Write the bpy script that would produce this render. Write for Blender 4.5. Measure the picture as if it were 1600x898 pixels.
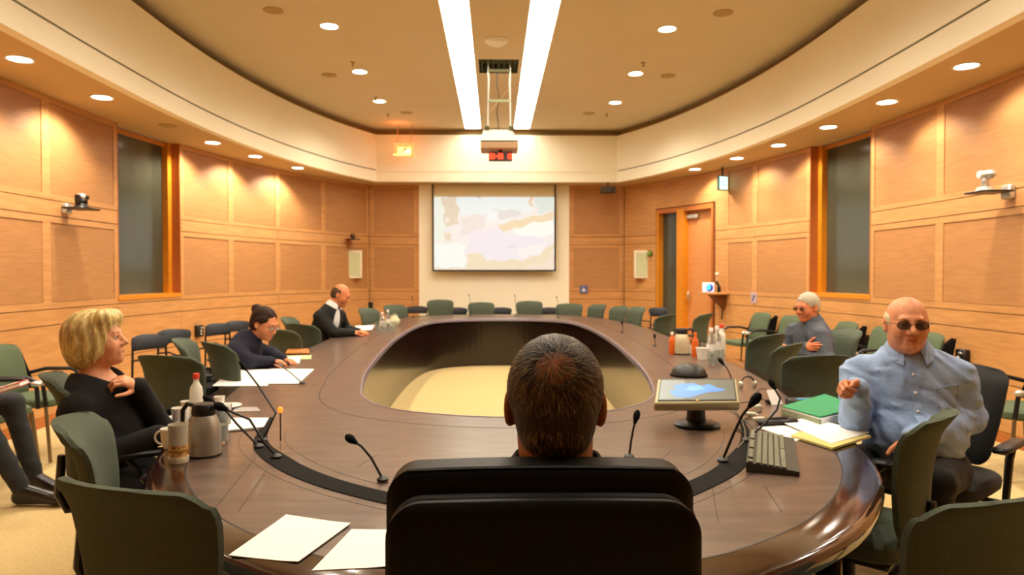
import bpy, math, random
import numpy as np
from mathutils import Vector, Matrix, geometry
for o in list(bpy.data.objects): bpy.data.objects.remove(o)
random.seed(4)
C = bpy.context.scene.collection
PI = math.pi
# ------------------------------------------------------------------ camera
F = 1100.0
CAM = np.array([0.0, 0.0, 1.44])
PITCH = math.atan(22/F); YAW = math.atan(27/F)
cd = bpy.data.cameras.new('camera'); cam = bpy.data.objects.new('camera', cd); C.objects.link(cam)
cd.sensor_width = 36; cd.lens = 36*F/1600; cd.clip_start = 0.05
cam.location = CAM; cam.rotation_euler = (PI/2-PITCH, 0, -YAW)
cd.dof.use_dof = True; cd.dof.focus_distance = 1.3; cd.dof.aperture_fstop = 7.1
bpy.context.scene.camera = cam
_M = np.array(cam.rotation_euler.to_matrix())
def ray(px, py):
    return _M @ np.array([(px-800)/F, (449-py)/F, -1.0])
def W(px, py, z=None, Y=None):
    """a point of the room: the pixel's sight line met with the level z or the cross plane Y"""
    d = ray(px, py)
    t = (z-CAM[2])/d[2] if z is not None else Y/d[1]
    return CAM+d*t
# ------------------------------------------------------------------ world and exposure
sc = bpy.context.scene
w = bpy.data.worlds.new('world'); sc.world = w; w.use_nodes = True
w.node_tree.nodes['Background'].inputs[0].default_value = (1.0, .86, .68, 1)
w.node_tree.nodes['Background'].inputs[1].default_value = .05
sc.view_settings.view_transform = 'Standard'; sc.view_settings.look = 'None'
sc.view_settings.exposure = 0.0; sc.view_settings.gamma = 1
WARM = (1.0, .85, .64)
P_STRIP = 11.0      # emission of the troffer diffusers
P_CEIL = 46.0      # ceiling downlights
P_WALL = 42.0      # soffit downlights
EXPO = 0.3
sc.view_settings.exposure = EXPO
try:
    sc.cycles.max_bounces = 8; sc.cycles.diffuse_bounces = 5; sc.cycles.glossy_bounces = 4
    sc.cycles.sample_clamp_indirect = 4
except Exception: pass
CX = 0.05
# ------------------------------------------------------------------ materials
MATS = {}
def lin(c):
    return tuple(((v/12.92) if v <= .04045 else ((v+.055)/1.055)**2.4) for v in c)
def mat(name, col, rough=.6, metal=0, noise=0, nscale=(30,30,30), bump=0, emit=0, trans=0, spec=.5, coat=0, col2=None, alpha=1, sheen=0, lines=0, detail=4):
    if name in MATS: return MATS[name]
    m = bpy.data.materials.new(name); m.use_nodes = True; nt = m.node_tree
    b = nt.nodes['Principled BSDF']
    c = lin([v/255 for v in col])
    b.inputs['Base Color'].default_value = (*c, 1); b.inputs['Roughness'].default_value = rough
    b.inputs['Metallic'].default_value = metal; b.inputs['Specular IOR Level'].default_value = spec
    b.inputs['Coat Weight'].default_value = coat; b.inputs['Coat Roughness'].default_value = .08
    b.inputs['Transmission Weight'].default_value = trans
    if trans: b.inputs['IOR'].default_value = 1.33
    b.inputs['Alpha'].default_value = alpha
    if sheen: b.inputs['Sheen Weight'].default_value = sheen
    if emit:
        b.inputs['Emission Color'].default_value = (*c, 1); b.inputs['Emission Strength'].default_value = emit
    if noise or bump or col2:
        tc = nt.nodes.new('ShaderNodeTexCoord'); mp = nt.nodes.new('ShaderNodeMapping')
        mp.inputs['Scale'].default_value = nscale
        nt.links.new(tc.outputs['Object'], mp.inputs[0])
        n = nt.nodes.new('ShaderNodeTexNoise'); n.inputs['Scale'].default_value = 1; n.inputs['Detail'].default_value = detail
        nt.links.new(mp.outputs[0], n.inputs['Vector'])
        r = nt.nodes.new('ShaderNodeValToRGB'); r.color_ramp.elements[0].position = .3; r.color_ramp.elements[1].position = .7
        k2 = lin([v/255 for v in col2]) if col2 else c
        r.color_ramp.elements[0].color = (*[v*(1-noise) for v in c], 1)
        r.color_ramp.elements[1].color = (*[min(1, v*(1+noise)) for v in k2], 1)
        nt.links.new(n.outputs['Fac'], r.inputs[0])
        out = r.outputs[0]
        if lines:
            sx = nt.nodes.new('ShaderNodeSeparateXYZ'); nt.links.new(tc.outputs['Object'], sx.inputs[0])
            mu = nt.nodes.new('ShaderNodeMath'); mu.operation = 'MULTIPLY'; mu.inputs[1].default_value = lines
            nt.links.new(sx.outputs[2], mu.inputs[0])
            si = nt.nodes.new('ShaderNodeMath'); si.operation = 'SINE'; nt.links.new(mu.outputs[0], si.inputs[0])
            mr = nt.nodes.new('ShaderNodeMapRange'); mr.inputs[1].default_value = .1; mr.inputs[2].default_value = .9
            mr.inputs[3].default_value = 1; mr.inputs[4].default_value = .72
            nt.links.new(si.outputs[0], mr.inputs[0])
            mx = nt.nodes.new('ShaderNodeMix'); mx.data_type = 'RGBA'; mx.blend_type = 'MULTIPLY'; mx.inputs[0].default_value = 1
            nt.links.new(out, mx.inputs[6]); nt.links.new(mr.outputs[0], mx.inputs[7]); out = mx.outputs[2]
        nt.links.new(out, b.inputs['Base Color'])
        if bump:
            bp = nt.nodes.new('ShaderNodeBump'); bp.inputs['Strength'].default_value = bump; bp.inputs['Distance'].default_value = .004 if bump < .8 else .008
            nt.links.new(n.outputs['Fac'], bp.inputs['Height']); nt.links.new(bp.outputs[0], b.inputs['Normal'])
    MATS[name] = m; return m
M_wood = mat('maple', (196,141,85), .38, noise=.07, nscale=(3,3,30), col2=(204,150,93))
M_perf = mat('slotted_maple', (184,130,78), .5, noise=.06, nscale=(4,4,50), col2=(191,137,84), lines=420)
M_groove = mat('groove_dark', (110,66,34), .8)
M_honey = mat('honey_oak', (214,136,30), .35, noise=.1, nscale=(8,8,60))
M_reveal = mat('reveal_wood', (178,104,46), .5, noise=.06, nscale=(8,8,40))
M_ceil = mat('ceiling_paint', (212,198,168), .9, noise=.015, nscale=(2,2,2))
M_soffit = mat('soffit_paint', (204,176,130), .85, noise=.015, nscale=(2,2,2))
M_cream = mat('cream_paint', (250,244,222), .8, noise=.01, nscale=(3,3,3))
M_brown = mat('shaded_gap_brown', (150,122,70), .85)  # shade of the recessed crown gap put into the colour
M_carpet = mat('carpet', (190,165,108), .95, noise=.07, nscale=(55,55,55), bump=.5, col2=(199,174,117), sheen=.2)
M_glass = mat('dark_glass', (70,72,58), .16, spec=.6, noise=.1, nscale=(1,1,1))
M_table = mat('walnut_top', (84,66,56), .33, noise=.22, nscale=(5,22,5), col2=(94,75,64), spec=.6, coat=.12)
M_tabdark = mat('walnut_edge', (48,27,19), .12, noise=.15, nscale=(6,6,6), spec=.7, coat=.7)
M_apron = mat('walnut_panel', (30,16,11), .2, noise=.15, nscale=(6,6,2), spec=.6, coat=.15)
M_trim = mat('rim_trim', (128,118,130), .25, spec=.8)
M_seam = mat('seam', (28,18,14), .5)
M_black = mat('black_plastic', (18,18,18), .42)
M_softblack = mat('black_rubber', (8,8,8), .8, spec=.15)
M_chrome = mat('chrome', (205,200,190), .22, metal=1)
M_steel = mat('brushed_steel', (172,170,160), .36, metal=.6, noise=.08, nscale=(60,60,2))
M_green = mat('green_fabric', (70,80,66), .92, noise=.08, nscale=(160,160,160), bump=.25, col2=(76,86,71))
M_greenb = mat('green_fabric_back', (72,80,62), .92, noise=.08, nscale=(160,160,160), bump=.25)
M_greenw = mat('green_fabric_wall', (80,94,68), .92, noise=.08, nscale=(140,140,140), bump=.25)
M_navy = mat('navy_fabric', (52,56,64), .8, noise=.08, nscale=(120,120,120), bump=.2)
M_leather = mat('black_leather', (6,6,6), .5, noise=.2, nscale=(90,90,90), bump=.15, spec=.2)
M_white = mat('white_plastic', (235,232,224), .45)
M_paper = mat('paper', (250,248,244), .75)
M_lampglow = mat('lamp_glow', (255,244,222), .5, emit=14)
M_strip = mat('strip_glow', (255,246,226), .5, emit=P_STRIP)
M_silver = mat('silver_plastic', (200,198,190), .3, metal=.6)
M_orange = mat('amber_light', (255,120,30), .5, emit=1.6)
# ------------------------------------------------------------------ mesh builder
class MB:
    def __init__(s): s.v = []; s.f = []; s.mi = []; s.cur = 0
    def add(s, vs, fs):
        n = len(s.v); s.v += [tuple(map(float, p)) for p in vs]; s.f += [tuple(i+n for i in f) for f in fs]; s.mi += [s.cur]*len(fs); return s
    def box(s, c, d, R=None, bev=0):
        """box of centre c and size d, chamfered by bev"""
        hx, hy, hz = [q/2 for q in d]; b = min(bev, hx*.95, hy*.95, hz*.95); pts = []; fs = []
        if b <= 0:
            pts = [(x*hx, y*hy, z*hz) for x in (-1,1) for y in (-1,1) for z in (-1,1)]
            fs = [(0,1,3,2),(4,6,7,5),(0,4,5,1),(2,3,7,6),(0,2,6,4),(1,5,7,3)]
        else:
            idx = {}
            def P(x,y,z,a):
                k = (x,y,z,a)
                if k not in idx:
                    q = [x*(hx if a == 0 else hx-b), y*(hy if a == 1 else hy-b), z*(hz if a == 2 else hz-b)]
                    idx[k] = len(pts); pts.append(q)
                return idx[k]
            for sg in (-1,1):
                fs.append((P(sg,-1,-1,0),P(sg,1,-1,0),P(sg,1,1,0),P(sg,-1,1,0)))
                fs.append((P(-1,sg,-1,1),P(1,sg,-1,1),P(1,sg,1,1),P(-1,sg,1,1)))
                fs.append((P(-1,-1,sg,2),P(1,-1,sg,2),P(1,1,sg,2),P(-1,1,sg,2)))
                for t in (-1,1):
                    fs.append((P(sg,t,-1,0),P(sg,t,1,0),P(sg,t,1,1),P(sg,t,-1,1)))
                    fs.append((P(sg,-1,t,0),P(sg,1,t,0),P(sg,1,t,2),P(sg,-1,t,2)))
                    fs.append((P(-1,sg,t,1),P(1,sg,t,1),P(1,sg,t,2),P(-1,sg,t,2)))
                    for u in (-1,1): fs.append((P(sg,t,u,0),P(sg,t,u,1),P(sg,t,u,2)))
        A = np.array(pts)
        if R is not None: A = A @ np.array(R).T
        return s.add(A+np.array(c), fs)
    def tube(s, pts, r, n=8, cap=True):
        pts = [np.array(p, float) for p in pts]; rs = r if isinstance(r, (list, tuple)) else [r]*len(pts)
        rings = []; up = np.array([0,0,1.0]); prev = None
        for i, p in enumerate(pts):
            t = pts[min(i+1, len(pts)-1)]-pts[max(i-1, 0)]; t = t/(np.linalg.norm(t)+1e-9)
            a = prev if prev is not None else (up if abs(t[2]) < .9 else np.array([1.0,0,0]))
            a = a-t*np.dot(a, t); a /= np.linalg.norm(a)+1e-9; prev = a; b = np.cross(t, a)
            rings.append([p+rs[i]*(math.cos(2*PI*k/n)*a+math.sin(2*PI*k/n)*b) for k in range(n)])
        return s.rings(rings, cap=cap)
    def rings(s, rings, cap=True, closed=False):
        n = len(rings[0]); vs = [p for r in rings for p in r]; fs = []
        m = len(rings)
        for i in range(m if closed else m-1):
            j = (i+1) % m
            for k in range(n): fs.append((i*n+k, i*n+(k+1) % n, j*n+(k+1) % n, j*n+k))
        if cap and not closed: fs += [tuple(range(n))[::-1], tuple((m-1)*n+k for k in range(n))]
        return s.add(vs, fs)
    def lathe(s, prof, c=(0,0,0), n=24, R=None):
        c = np.array(c, float)
        rings = []
        for r, z in prof:
            A = np.array([(r*math.cos(2*PI*k/n), r*math.sin(2*PI*k/n), z) for k in range(n)])
            if R is not None: A = A @ np.array(R).T
            rings.append(list(A+c))
        if tuple(prof[0]) == tuple(prof[-1]): return s.rings(rings[:-1], closed=True)
        return s.rings(rings)
    def ell(s, c, r, R=None, n=16, m=10):
        prof = []
        rings = []
        for i in range(1, m):
            a = PI*i/m; z = -math.cos(a); q = math.sin(a)
            A = np.array([(q*r[0]*math.cos(2*PI*k/n), q*r[1]*math.sin(2*PI*k/n), z*r[2]) for k in range(n)])
            if R is not None: A = A @ np.array(R).T
            rings.append(list(A+np.array(c)))
        return s.rings(rings)
    def quad(s, a, b, c, d): return s.add([a,b,c,d], [(0,1,2,3)])
    def prism(s, poly, z0, z1):
        n = len(poly)
        vs = [(p[0],p[1],z0) for p in poly]+[(p[0],p[1],z1) for p in poly]
        fs = [tuple(range(n))[::-1], tuple(range(n,2*n))]+[(k,(k+1)%n,n+(k+1)%n,n+k) for k in range(n)]
        return s.add(vs, fs)
    def mesh(s, name, mats, smooth=False):
        me = bpy.data.meshes.new(name); me.from_pydata(s.v, [], s.f)
        for m in (mats if isinstance(mats, (list, tuple)) else [mats]): me.materials.append(m)
        if any(s.mi): me.polygons.foreach_set('material_index', s.mi)
        import bmesh
        bm = bmesh.new(); bm.from_mesh(me); bmesh.ops.recalc_face_normals(bm, faces=bm.faces); bm.to_mesh(me); bm.free()
        if smooth:
            me.polygons.foreach_set('use_smooth', [True]*len(me.polygons))
            try: me.set_sharp_from_angle(angle=math.radians(38))
            except Exception: pass
        me.update(); return me
    def build(s, name, mats, parent=None, smooth=True):
        o = bpy.data.objects.new(name, s.mesh(name, mats, smooth)); C.objects.link(o)
        if parent is not None: o.parent = parent
        return o
def tag(o, label=None, cat=None, group=None, kind=None):
    if label: o['label'] = label
    if cat: o['category'] = cat
    if group: o['group'] = group
    if kind: o['kind'] = kind
    return o
def thing(name, label, cat, loc=(0,0,0), rz=0, group=None):
    o = bpy.data.objects.new(name, None); C.objects.link(o); o.empty_display_size = .1
    o.location = loc; o.rotation_euler = (0,0,rz); return tag(o, label, cat, group)
def copy_tree(o, parent=None):
    c = o.copy(); C.objects.link(c)
    if parent is not None: c.parent = parent
    for ch in [q for q in o.children]: copy_tree(ch, c)
    return c
def place(proto, used, loc, rz, label, group=None, scale=None):
    o = proto if not used else copy_tree(proto)
    o.location = loc; o.rotation_euler = (0,0,rz); o['label'] = label
    if group: o['group'] = group
    if scale: o.scale = scale
    return o
def Rz(a):
    return np.array([[math.cos(a),-math.sin(a),0],[math.sin(a),math.cos(a),0],[0,0,1]])
def face(dx, dy): return math.atan2(dy, dx)-PI/2      # turns +y to (dx,dy)
def frame(f, up=(0,0,1)):
    f = np.array(f, float); f /= np.linalg.norm(f); u = np.array(up, float)
    r = np.cross(f, u); r /= np.linalg.norm(r); u = np.cross(r, f)
    return np.stack([r, f, u], 1)       # columns: right, forward, up
# ================================================================== the room
Z_SOF, Z_FT, Z_CEIL = 3.12, 3.97, 4.08
YC, YB, YR = 7.3, 13.5, -3.2           # widest place, far wall, rear wall
def ellx(Y, a, b_far, b_near=14.0, yc=YC):
    b = b_far if Y > yc else b_near
    return a*math.sqrt(max(0, 1-((Y-yc)/b)**2))
def wallx(Y): return ellx(Y, 4.3, 7.5)
_ys = np.linspace(YR, YB, 1200); _xs = np.array([wallx(y) for y in _ys])
_s = np.concatenate([[0], np.cumsum(np.hypot(np.diff(_ys), np.diff(_xs)))])
def s_of(Y): return float(np.interp(Y, _ys, _s))
def wp(side, s, off=0):
    """a point of the curved side wall at arc length s, moved off metres into the room"""
    y = np.interp(s, _s, _ys); y2 = np.interp(s+.02, _s, _ys); y1 = np.interp(s-.02, _s, _ys)
    x = wallx(y); t = np.array([wallx(y2)-wallx(y1), y2-y1]); t /= np.linalg.norm(t)
    return CX+side*(x-off*t[1]), y+off*t[0]
def slab(side, s0, s1, z0, z1, o0, o1, mb=None, step=.3):
    mb = mb or MB(); n = max(1, int(round((s1-s0)/step))); rings = []
    for i in range(n+1):
        s = s0+(s1-s0)*i/n; a = wp(side, s, o0); b = wp(side, s, o1)
        rings.append([(a[0],a[1],z0),(b[0],b[1],z0),(b[0],b[1],z1),(a[0],a[1],z1)])
    return mb.rings(rings)
SW0, SW1 = s_of(7.98), s_of(9.27)
SD0, SD1 = s_of(11.5), s_of(12.8)
SB = s_of(13.46)
ZW0 = 1.145
fl = MB().box((CX, 5.1, -.05), (9.6, 17.6, .1)).build('floor', M_carpet, smooth=False); tag(fl, kind='structure')
ROWS = [(.10,.50,'board'), (.508,.942,'board'), (.95,1.095,'board'), (1.103,1.165,'rail'), (1.925,1.985,'rail'), (1.993,2.135,'board'), (2.143,2.2,'rail'), (3.06,3.118,'rail')]
def wall_zone(side, par, s0, s1, n, zlo=0):
    """boards, rails, stiles and slotted panels of one stretch of a side wall"""
    for z0, z1, nm in ROWS:
        if z1 < zlo: continue
        if nm == 'board':
            k = max(1, int(round((s1-s0)/2.4)))
            for i in range(k):
                a = s0+(s1-s0)*i/k; b = s0+(s1-s0)*(i+1)/k
                slab(side, a+.003, b-.003, z0, z1, .0, .022).build('board', M_wood, par, False)
        else: slab(side, s0, s1, z0, z1, 0, .022).build('rail', M_wood, par, False)
    if n <= 0: return
    mod = (s1-s0)/n
    for i in range(n+1):
        c = s0+mod*i; h = .06
        a, b = max(s0, c-h), min(s1, c+h)
        for z0, z1 in ((1.165,1.925),(2.2,3.06)):
            if z1 > zlo: slab(side, a, b, z0, z1, 0, .022).build('stile', M_wood, par, False)
    for i in range(n):
        a, b = s0+mod*i+.063, s0+mod*(i+1)-.063
        for z0, z1 in ((1.168,1.922),(2.203,3.057)):
            if z1 > zlo: slab(side, a, b, z0, z1, 0, .015).build('panel', M_perf, par, False)
for side, nm in ((-1,'wall_left'), (1,'wall_right')):
    mb = MB()
    def wl(s0, s1, z0, z1): slab(side, s0, s1, z0, z1, -.02, 0, mb)
    wl(0, SW0, 0, 3.2); wl(SW0, SW1, 0, ZW0)
    if side < 0: wl(SW1, SB, 0, 3.2)
    else: wl(SW1, SD0, 0, 3.2); wl(SD0, SD1, 2.56, 3.2); wl(SD1, SB, 0, 3.2)
    par = tag(mb.build(nm, M_groove, smooth=False), kind='structure')
    k0 = SW0-6*1.225
    wall_zone(side, par, k0, SW0, 6)
    if k0 > 0: wall_zone(side, par, 0, k0, 2)
    for z0, z1, r in ROWS[:4]: slab(side, SW0, SW1, z0, min(z1, ZW0-.01), 0, .022).build(r, M_wood, par, False)
    if side < 0: wall_zone(side, par, SW1, SB, 4)
    else:
        wall_zone(side, par, SW1, SW1+1.28, 1)
        wall_zone(side, par, SW1+1.28, SW1+1.28+.72, 1)
        wall_zone(side, par, SW1+2.0, SD0-.05, 0)
        for z0, z1 in ((1.168,1.922),(2.203,3.057)): slab(side, SW1+2.003, SD0-.05, z0, z1, 0, .022).build('panel', M_wood, par, False)
        slab(side, SD0-.05, SD1+.02, 2.62, 3.118, 0, .022).build('panel', M_wood, par, False)
        wall_zone(side, par, SD1+.02, SB, 0)
        for z0, z1 in ((1.168,1.922),(2.203,3.057)): slab(side, SD1+.022, SB-.003, z0, z1, 0, .022).build('panel', M_wood, par, False)
    bb = slab(side, 0, SB if side < 0 else SD0-.06, 0, .095, 0, .03).build('baseboard_left' if side < 0 else 'baseboard_right', M_reveal, smooth=False); tag(bb, kind='structure')
    # recessed window
    wn = thing('window_1' if side < 0 else 'window_2', None, None); wn['kind'] = 'structure'
    D = -.19
    m = MB(); slab(side, SW0, SW0+.02, ZW0, Z_SOF, D, .022, m); slab(side, SW1-.02, SW1, ZW0, Z_SOF, D, .022, m)
    m.build('reveal', M_reveal, wn, False)
    slab(side, SW0, SW1, ZW0-.008, ZW0+.045, D, .03).build('sill', M_honey, wn, False)
    m = MB(); slab(side, SW0+.02, SW0+.09, ZW0+.045, Z_SOF, D, D+.06, m); m.build('jamb', M_honey, wn, False)
    m = MB(); slab(side, SW1-.10, SW1-.02, ZW0+.045, Z_SOF, D, D+.1, m); m.build('jamb', M_honey, wn, False)
    slab(side, SW0+.02, SW1-.02, Z_SOF-.05, Z_SOF, D, D+.06).build('head_rail', M_honey, wn, False)
    slab(side, SW0+.09, SW1-.10, ZW0+.045, Z_SOF-.05, D, D+.02).build('glass', M_glass, wn, False)
    slab(side, SW0, SW1, ZW0-.05, Z_SOF+.02, D-.03, D-.005).build('backing', M_groove, wn, False)
# door with sidelight in the right wall
dr = thing('door_1', None, None); dr['kind'] = 'structure'
sm = SD1-.52
m = MB(); slab(1, SD0, SD0+.05, 0, 2.56, -.16, .03, m); m.build('jamb', M_reveal, dr, False)
slab(1, SD1-.05, SD1, 0, 2.56, -.16, .03).build('jamb', M_honey, dr, False)
slab(1, sm-.17, sm, 0, 2.56, -.12, .035).build('mullion', M_honey, dr, False)
slab(1, SD0, SD1, 2.52, 2.6, -.16, .028).build('head_rail', M_reveal, dr, False)
slab(1, SD0+.05, sm-.17, .01, 2.52, -.13, -.085).build('door_leaf', mat('door_wood', (206,140,82), .4, noise=.06, nscale=(3,3,30)), dr, False)
slab(1, sm, SD1-.05, .15, 2.52, -.11, -.09).build('glass', M_glass, dr, False)
slab(1, sm, SD1-.05, 0, .15, -.12, -.05).build('bottom_rail', M_honey, dr, False)
slab(1, SD0-.1, SD1+.1, 0, 2.7, -.2, -.165).build('backing', M_groove, dr, False)
a = wp(1, sm-.32, -.05); MB().box((a[0],a[1],2.42), (.07,.26,.07), Rz(.45), .01).build('closer', M_silver, dr)
a = wp(1, sm-.24, -.03); MB().box((a[0],a[1],1.05), (.04,.03,.16), Rz(.45), .008).build('handle', M_chrome, dr)
# far wall
XB = wallx(YB)
wb = MB().box((CX, YB+.06, 1.6), (2*XB+.3, .08, 3.2)).build('wall_far', M_groove, smooth=False); tag(wb, kind='structure')
P0, P1 = W(655,400,Y=YB)[0], W(889,400,Y=YB)[0]
MB().box(((P0+P1)/2, YB-.005, 1.58), (P1-P0, .05, 3.16)).build('panel', M_cream, wb, False)['label'] = 'plain cream panel behind the projection screen'
for sx in (-1, 1):
    xa, xb = (CX-XB-.02, P0) if sx < 0 else (P1, CX+XB+.02)
    for z0, z1, nm in ROWS: MB().box(((xa+xb)/2, YB+.009, (z0+z1)/2), (xb-xa-.004, .022, z1-z0)).build(nm, M_wood, wb, False)
    for z0, z1 in ((1.168,1.922),(2.203,3.057)):
        for x0, x1, nm in ((xa, xa+.1, 'stile'), (xb-.1, xb, 'stile')): MB().box(((x0+x1)/2, YB+.009, (z0+z1)/2), (x1-x0, .022, z1-z0)).build(nm, M_wood, wb, False)
        MB().box(((xa+xb)/2, YB+.012, (z0+z1)/2), (xb-xa-.206, .016, z1-z0)).build('panel', M_perf, wb, False)
wr = MB().box((CX, YR-.04, 1.6), (2*wallx(YR)+.3, .08, 3.2)).build('wall_rear', M_wood, smooth=False); tag(wr, kind='structure')
# ceilings
def oval(a, bf, bn, y0, y1, n=40, sc_=1):
    L = []
    for i in range(n+1):
        y = y0+(y1-y0)*i/n; L.append((CX+ellx(y, a, bf, bn), y))
    return L
FY0, FY1 = -2.4, 12.95
inR = oval(3.42, 7.4, 13.0, FY0, FY1)
outR = oval(3.54, 7.5, 13.1, FY0-.1, FY1+.1)
mir = lambda L: [(2*CX-x, y) for x, y in L]
loop_in = inR+mir(inR)[::-1]
loop_out = outR+mir(outR)[::-1]
def strip_loop(loop, z0, z1, th, name, m_, seg=None):
    mb = MB(); n = len(loop)
    cx = CX; cy = 6.1
    rings = []
    for (x, y) in loop:
        d = np.array([x-cx, (y-cy)*.6]); d /= np.linalg.norm(d)
        rings.append([(x,y,z0),(x+d[0]*th,y+d[1]*th,z0),(x+d[0]*th,y+d[1]*th,z1),(x,y,z1)])
    return mb.rings(rings, closed=True)
tag(strip_loop(loop_in, Z_SOF-.002, 3.315, .1, '', 0).build('trim_1', M_cream, smooth=False), kind='structure')
tag(strip_loop(loop_in, 3.335, Z_FT, .1, '', 0).build('trim_2', M_cream, smooth=False), kind='structure')
gl = [(CX+(x-CX)*.998+0, y) for x, y in inR]
gr_loop = [(x, y) for x, y in loop_in]
m = MB(); m_g = strip_loop([(CX+(x-CX)*1.004, y+(.02 if y > 6 else -.02)) for x, y in loop_in], 3.31, 3.34, .05, '', 0)
tag(m_g.build('trim_3', mat('slot_grey', (110,108,84), .7), smooth=False), kind='structure')
# the slot stops at the straight far fascia
tag(MB().box((CX, FY1+.026, 3.325), (2*(inR[-1][0]-CX)+.02, .07, .05)).build('trim_4', M_cream, smooth=False), kind='structure')
tag(strip_loop(loop_out, Z_FT-.0, Z_CEIL+.01, .06, '', 0).build('trim_5', M_brown, smooth=False), kind='structure')
tag(MB().add([(x,y,Z_FT) for x,y in loop_in]+[(x,y,Z_FT) for x,y in loop_out], [(k,(k+1)%len(loop_in),len(loop_in)+(k+1)%len(loop_in),len(loop_in)+k) for k in range(len(loop_in))]).build('trim_6', M_brown, smooth=False), kind='structure')
# soffit ring between the walls and the raised part
wallR = [(CX+wallx(y)+.1, y) for y in np.linspace(YR-.1, YB+.1, 41)]
wl_loop = wallR+mir(wallR)[::-1]
sf = MB(); n = len(wl_loop)
sf.add([(x,y,Z_SOF) for x,y in loop_in]+[(x,y,Z_SOF) for x,y in wl_loop]+[(x,y,Z_SOF+.04) for x,y in loop_in]+[(x,y,Z_SOF+.04) for x,y in wl_loop],
       [(k,(k+1)%n,n+(k+1)%n,n+k) for k in range(n)]+[(2*n+k,2*n+(k+1)%n,3*n+(k+1)%n,3*n+k) for k in range(n)])
tag(sf.build('ceiling_1', M_soffit, smooth=False), kind='structure')
# raised ceiling with the two troffer openings and the lift hatch
LX = [(CX-.60,CX-.29), (CX+.29,CX+.60)]
HX0, HX1, HY0, HY1 = CX-.25, CX+.25, 8.75, 9.35
cl = MB()
ys_ = (-2.8, 13.2); LY0, LY1 = 1.4, 12.92
def cpl(x0, x1, y0, y1): cl.box(((x0+x1)/2, (y0+y1)/2, Z_CEIL+.02), (x1-x0, y1-y0, .04))
cpl(CX-3.8, LX[0][0], *ys_); cpl(LX[1][1], CX+3.8, *ys_)
for lx in LX: cpl(lx[0], lx[1], ys_[0], LY0); cpl(lx[0], lx[1], LY1, ys_[1])
cpl(LX[0][1], LX[1][0], ys_[0], HY0); cpl(LX[0][1], LX[1][0], HY1, ys_[1]); cpl(LX[0][1], HX0, HY0, HY1); cpl(HX1, LX[1][0], HY0, HY1)
tag(cl.build('ceiling_2', M_ceil, smooth=False), kind='structure')
for i, lx in enumerate(LX):
    t = thing('strip_light', '%s of the two long recessed fluorescent strips in the ceiling' % ('left' if i == 0 else 'right'), 'ceiling light', ((lx[0]+lx[1])/2, 0, Z_CEIL), 0, 'long ceiling strips')
    ny = 8; L = (LY1-LY0)/ny; xc = 0; wd = lx[1]-lx[0]
    for k in range(ny): MB().box((0, LY0+L*(k+.5), .03), (wd-.03, L-.012, .008)).build('diffuser', M_strip, t, False)
    m = MB()
    for sx in (-1,1): m.box((sx*(wd/2-.006), (LY0+LY1)/2, .03), (.012, LY1-LY0, .07))
    for yy in (LY0+.006, LY1-.006): m.box((0, yy, .03), (wd, .012, .07))
    m.box((0, (LY0+LY1)/2, .07), (wd, LY1-LY0, .01))
    m.build('housing', M_white, t, False)
def spot(loc, power, ang, blend, name='lamp', rad=.05, parent=None, aim=None):
    ld = bpy.data.lights.new(name, 'SPOT'); ld.energy = power; ld.color = WARM if power == P_CEIL else (1,.88,.72); ld.spot_size = math.radians(ang); ld.spot_blend = blend; ld.shadow_soft_size = rad
    o = bpy.data.objects.new(name, ld); C.objects.link(o); o.location = loc
    if aim is not None: o.rotation_euler = Vector(aim).to_track_quat('-Z','Y').to_euler()
    if parent is not None: o.parent = parent
    return o
def downlight(r):
    t = thing('ceiling_downlight', 'x', 'ceiling light')
    MB().lathe([(r+.014,-.006),(r+.014,.002),(r,.004),(r-.006,-.004),(r+.014,-.006)], n=28).build('trim_ring', M_white, t)
    MB().lathe([(.001,-.002),(r-.004,-.002),(r-.004,.0),(.001,.0)], n=28).build('lens', M_lampglow, t)
    return t
dp = downlight(.095); k = 0
ys1 = [2.6,4.27,5.94,7.62,9.32,10.9]; words = ['sixth','fifth','fourth','third','second','first']
for sx in (-1, 1):
    for i, y in enumerate(ys1):
        t = place(dp, k > 0, (CX+sx*1.815, y, Z_CEIL), 0, 'round ceiling downlight %s of the strips, %s from the far wall' % ('left' if sx < 0 else 'right', words[i]), 'downlights in the raised ceiling'); k += 1
        spot((0,0,-.03), P_CEIL, 150, .8, parent=t, aim=(0,0,-1))
dq = downlight(.092); k = 0
ys2 = [3.35,4.5,5.65,6.85,8.03,9.18,10.23,11.32]
wd = ['eighth','seventh','sixth','fifth','fourth','third','second','nearest']
for sx in (-1, 1):
    for i, y in enumerate(ys2):
        if sx < 0 and i == 4: continue
        x = ellx(y, 3.80, 7.35)
        t = place(dq, k > 0, (CX+sx*x, y, Z_SOF), 0, 'round soffit downlight over the %s wall, %s to the far end' % ('left' if sx < 0 else 'right', wd[i]), 'downlights in the soffit'); k += 1
        spot((sx*.03,0,-.03), P_WALL, 128, .55, parent=t, aim=(sx*.28,0,-1))
def flush(name, label, cat, loc, r, m_, h=.012, group=None):
    o = MB().lathe([(.001,-h),(r*.8,-h),(r,-h*.5),(r,.004),(.001,.004)], n=24).build(name, m_); o.location = loc; return tag(o, label, cat, group)
M_tan = mat('tan_grille', (176,150,104), .8)
for px, py, lb in ((427,16,'dim round ceiling speaker in the left front of the raised ceiling'),(514,117,'dim round ceiling speaker left of the second left downlight'),(635,176,'dim round ceiling speaker far left near the crown band'),(1130,20,'dim round ceiling speaker in the right front of the raised ceiling'),(1044,118,'dim round ceiling speaker right of the second right downlight'),(920,177,'dim round ceiling speaker far right near the crown band')):
    p = W(px, py, z=Z_CEIL); flush('ceiling_speaker', lb, 'speaker', (p[0],p[1],Z_CEIL), .1, M_tan, group='ceiling speakers')
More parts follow.
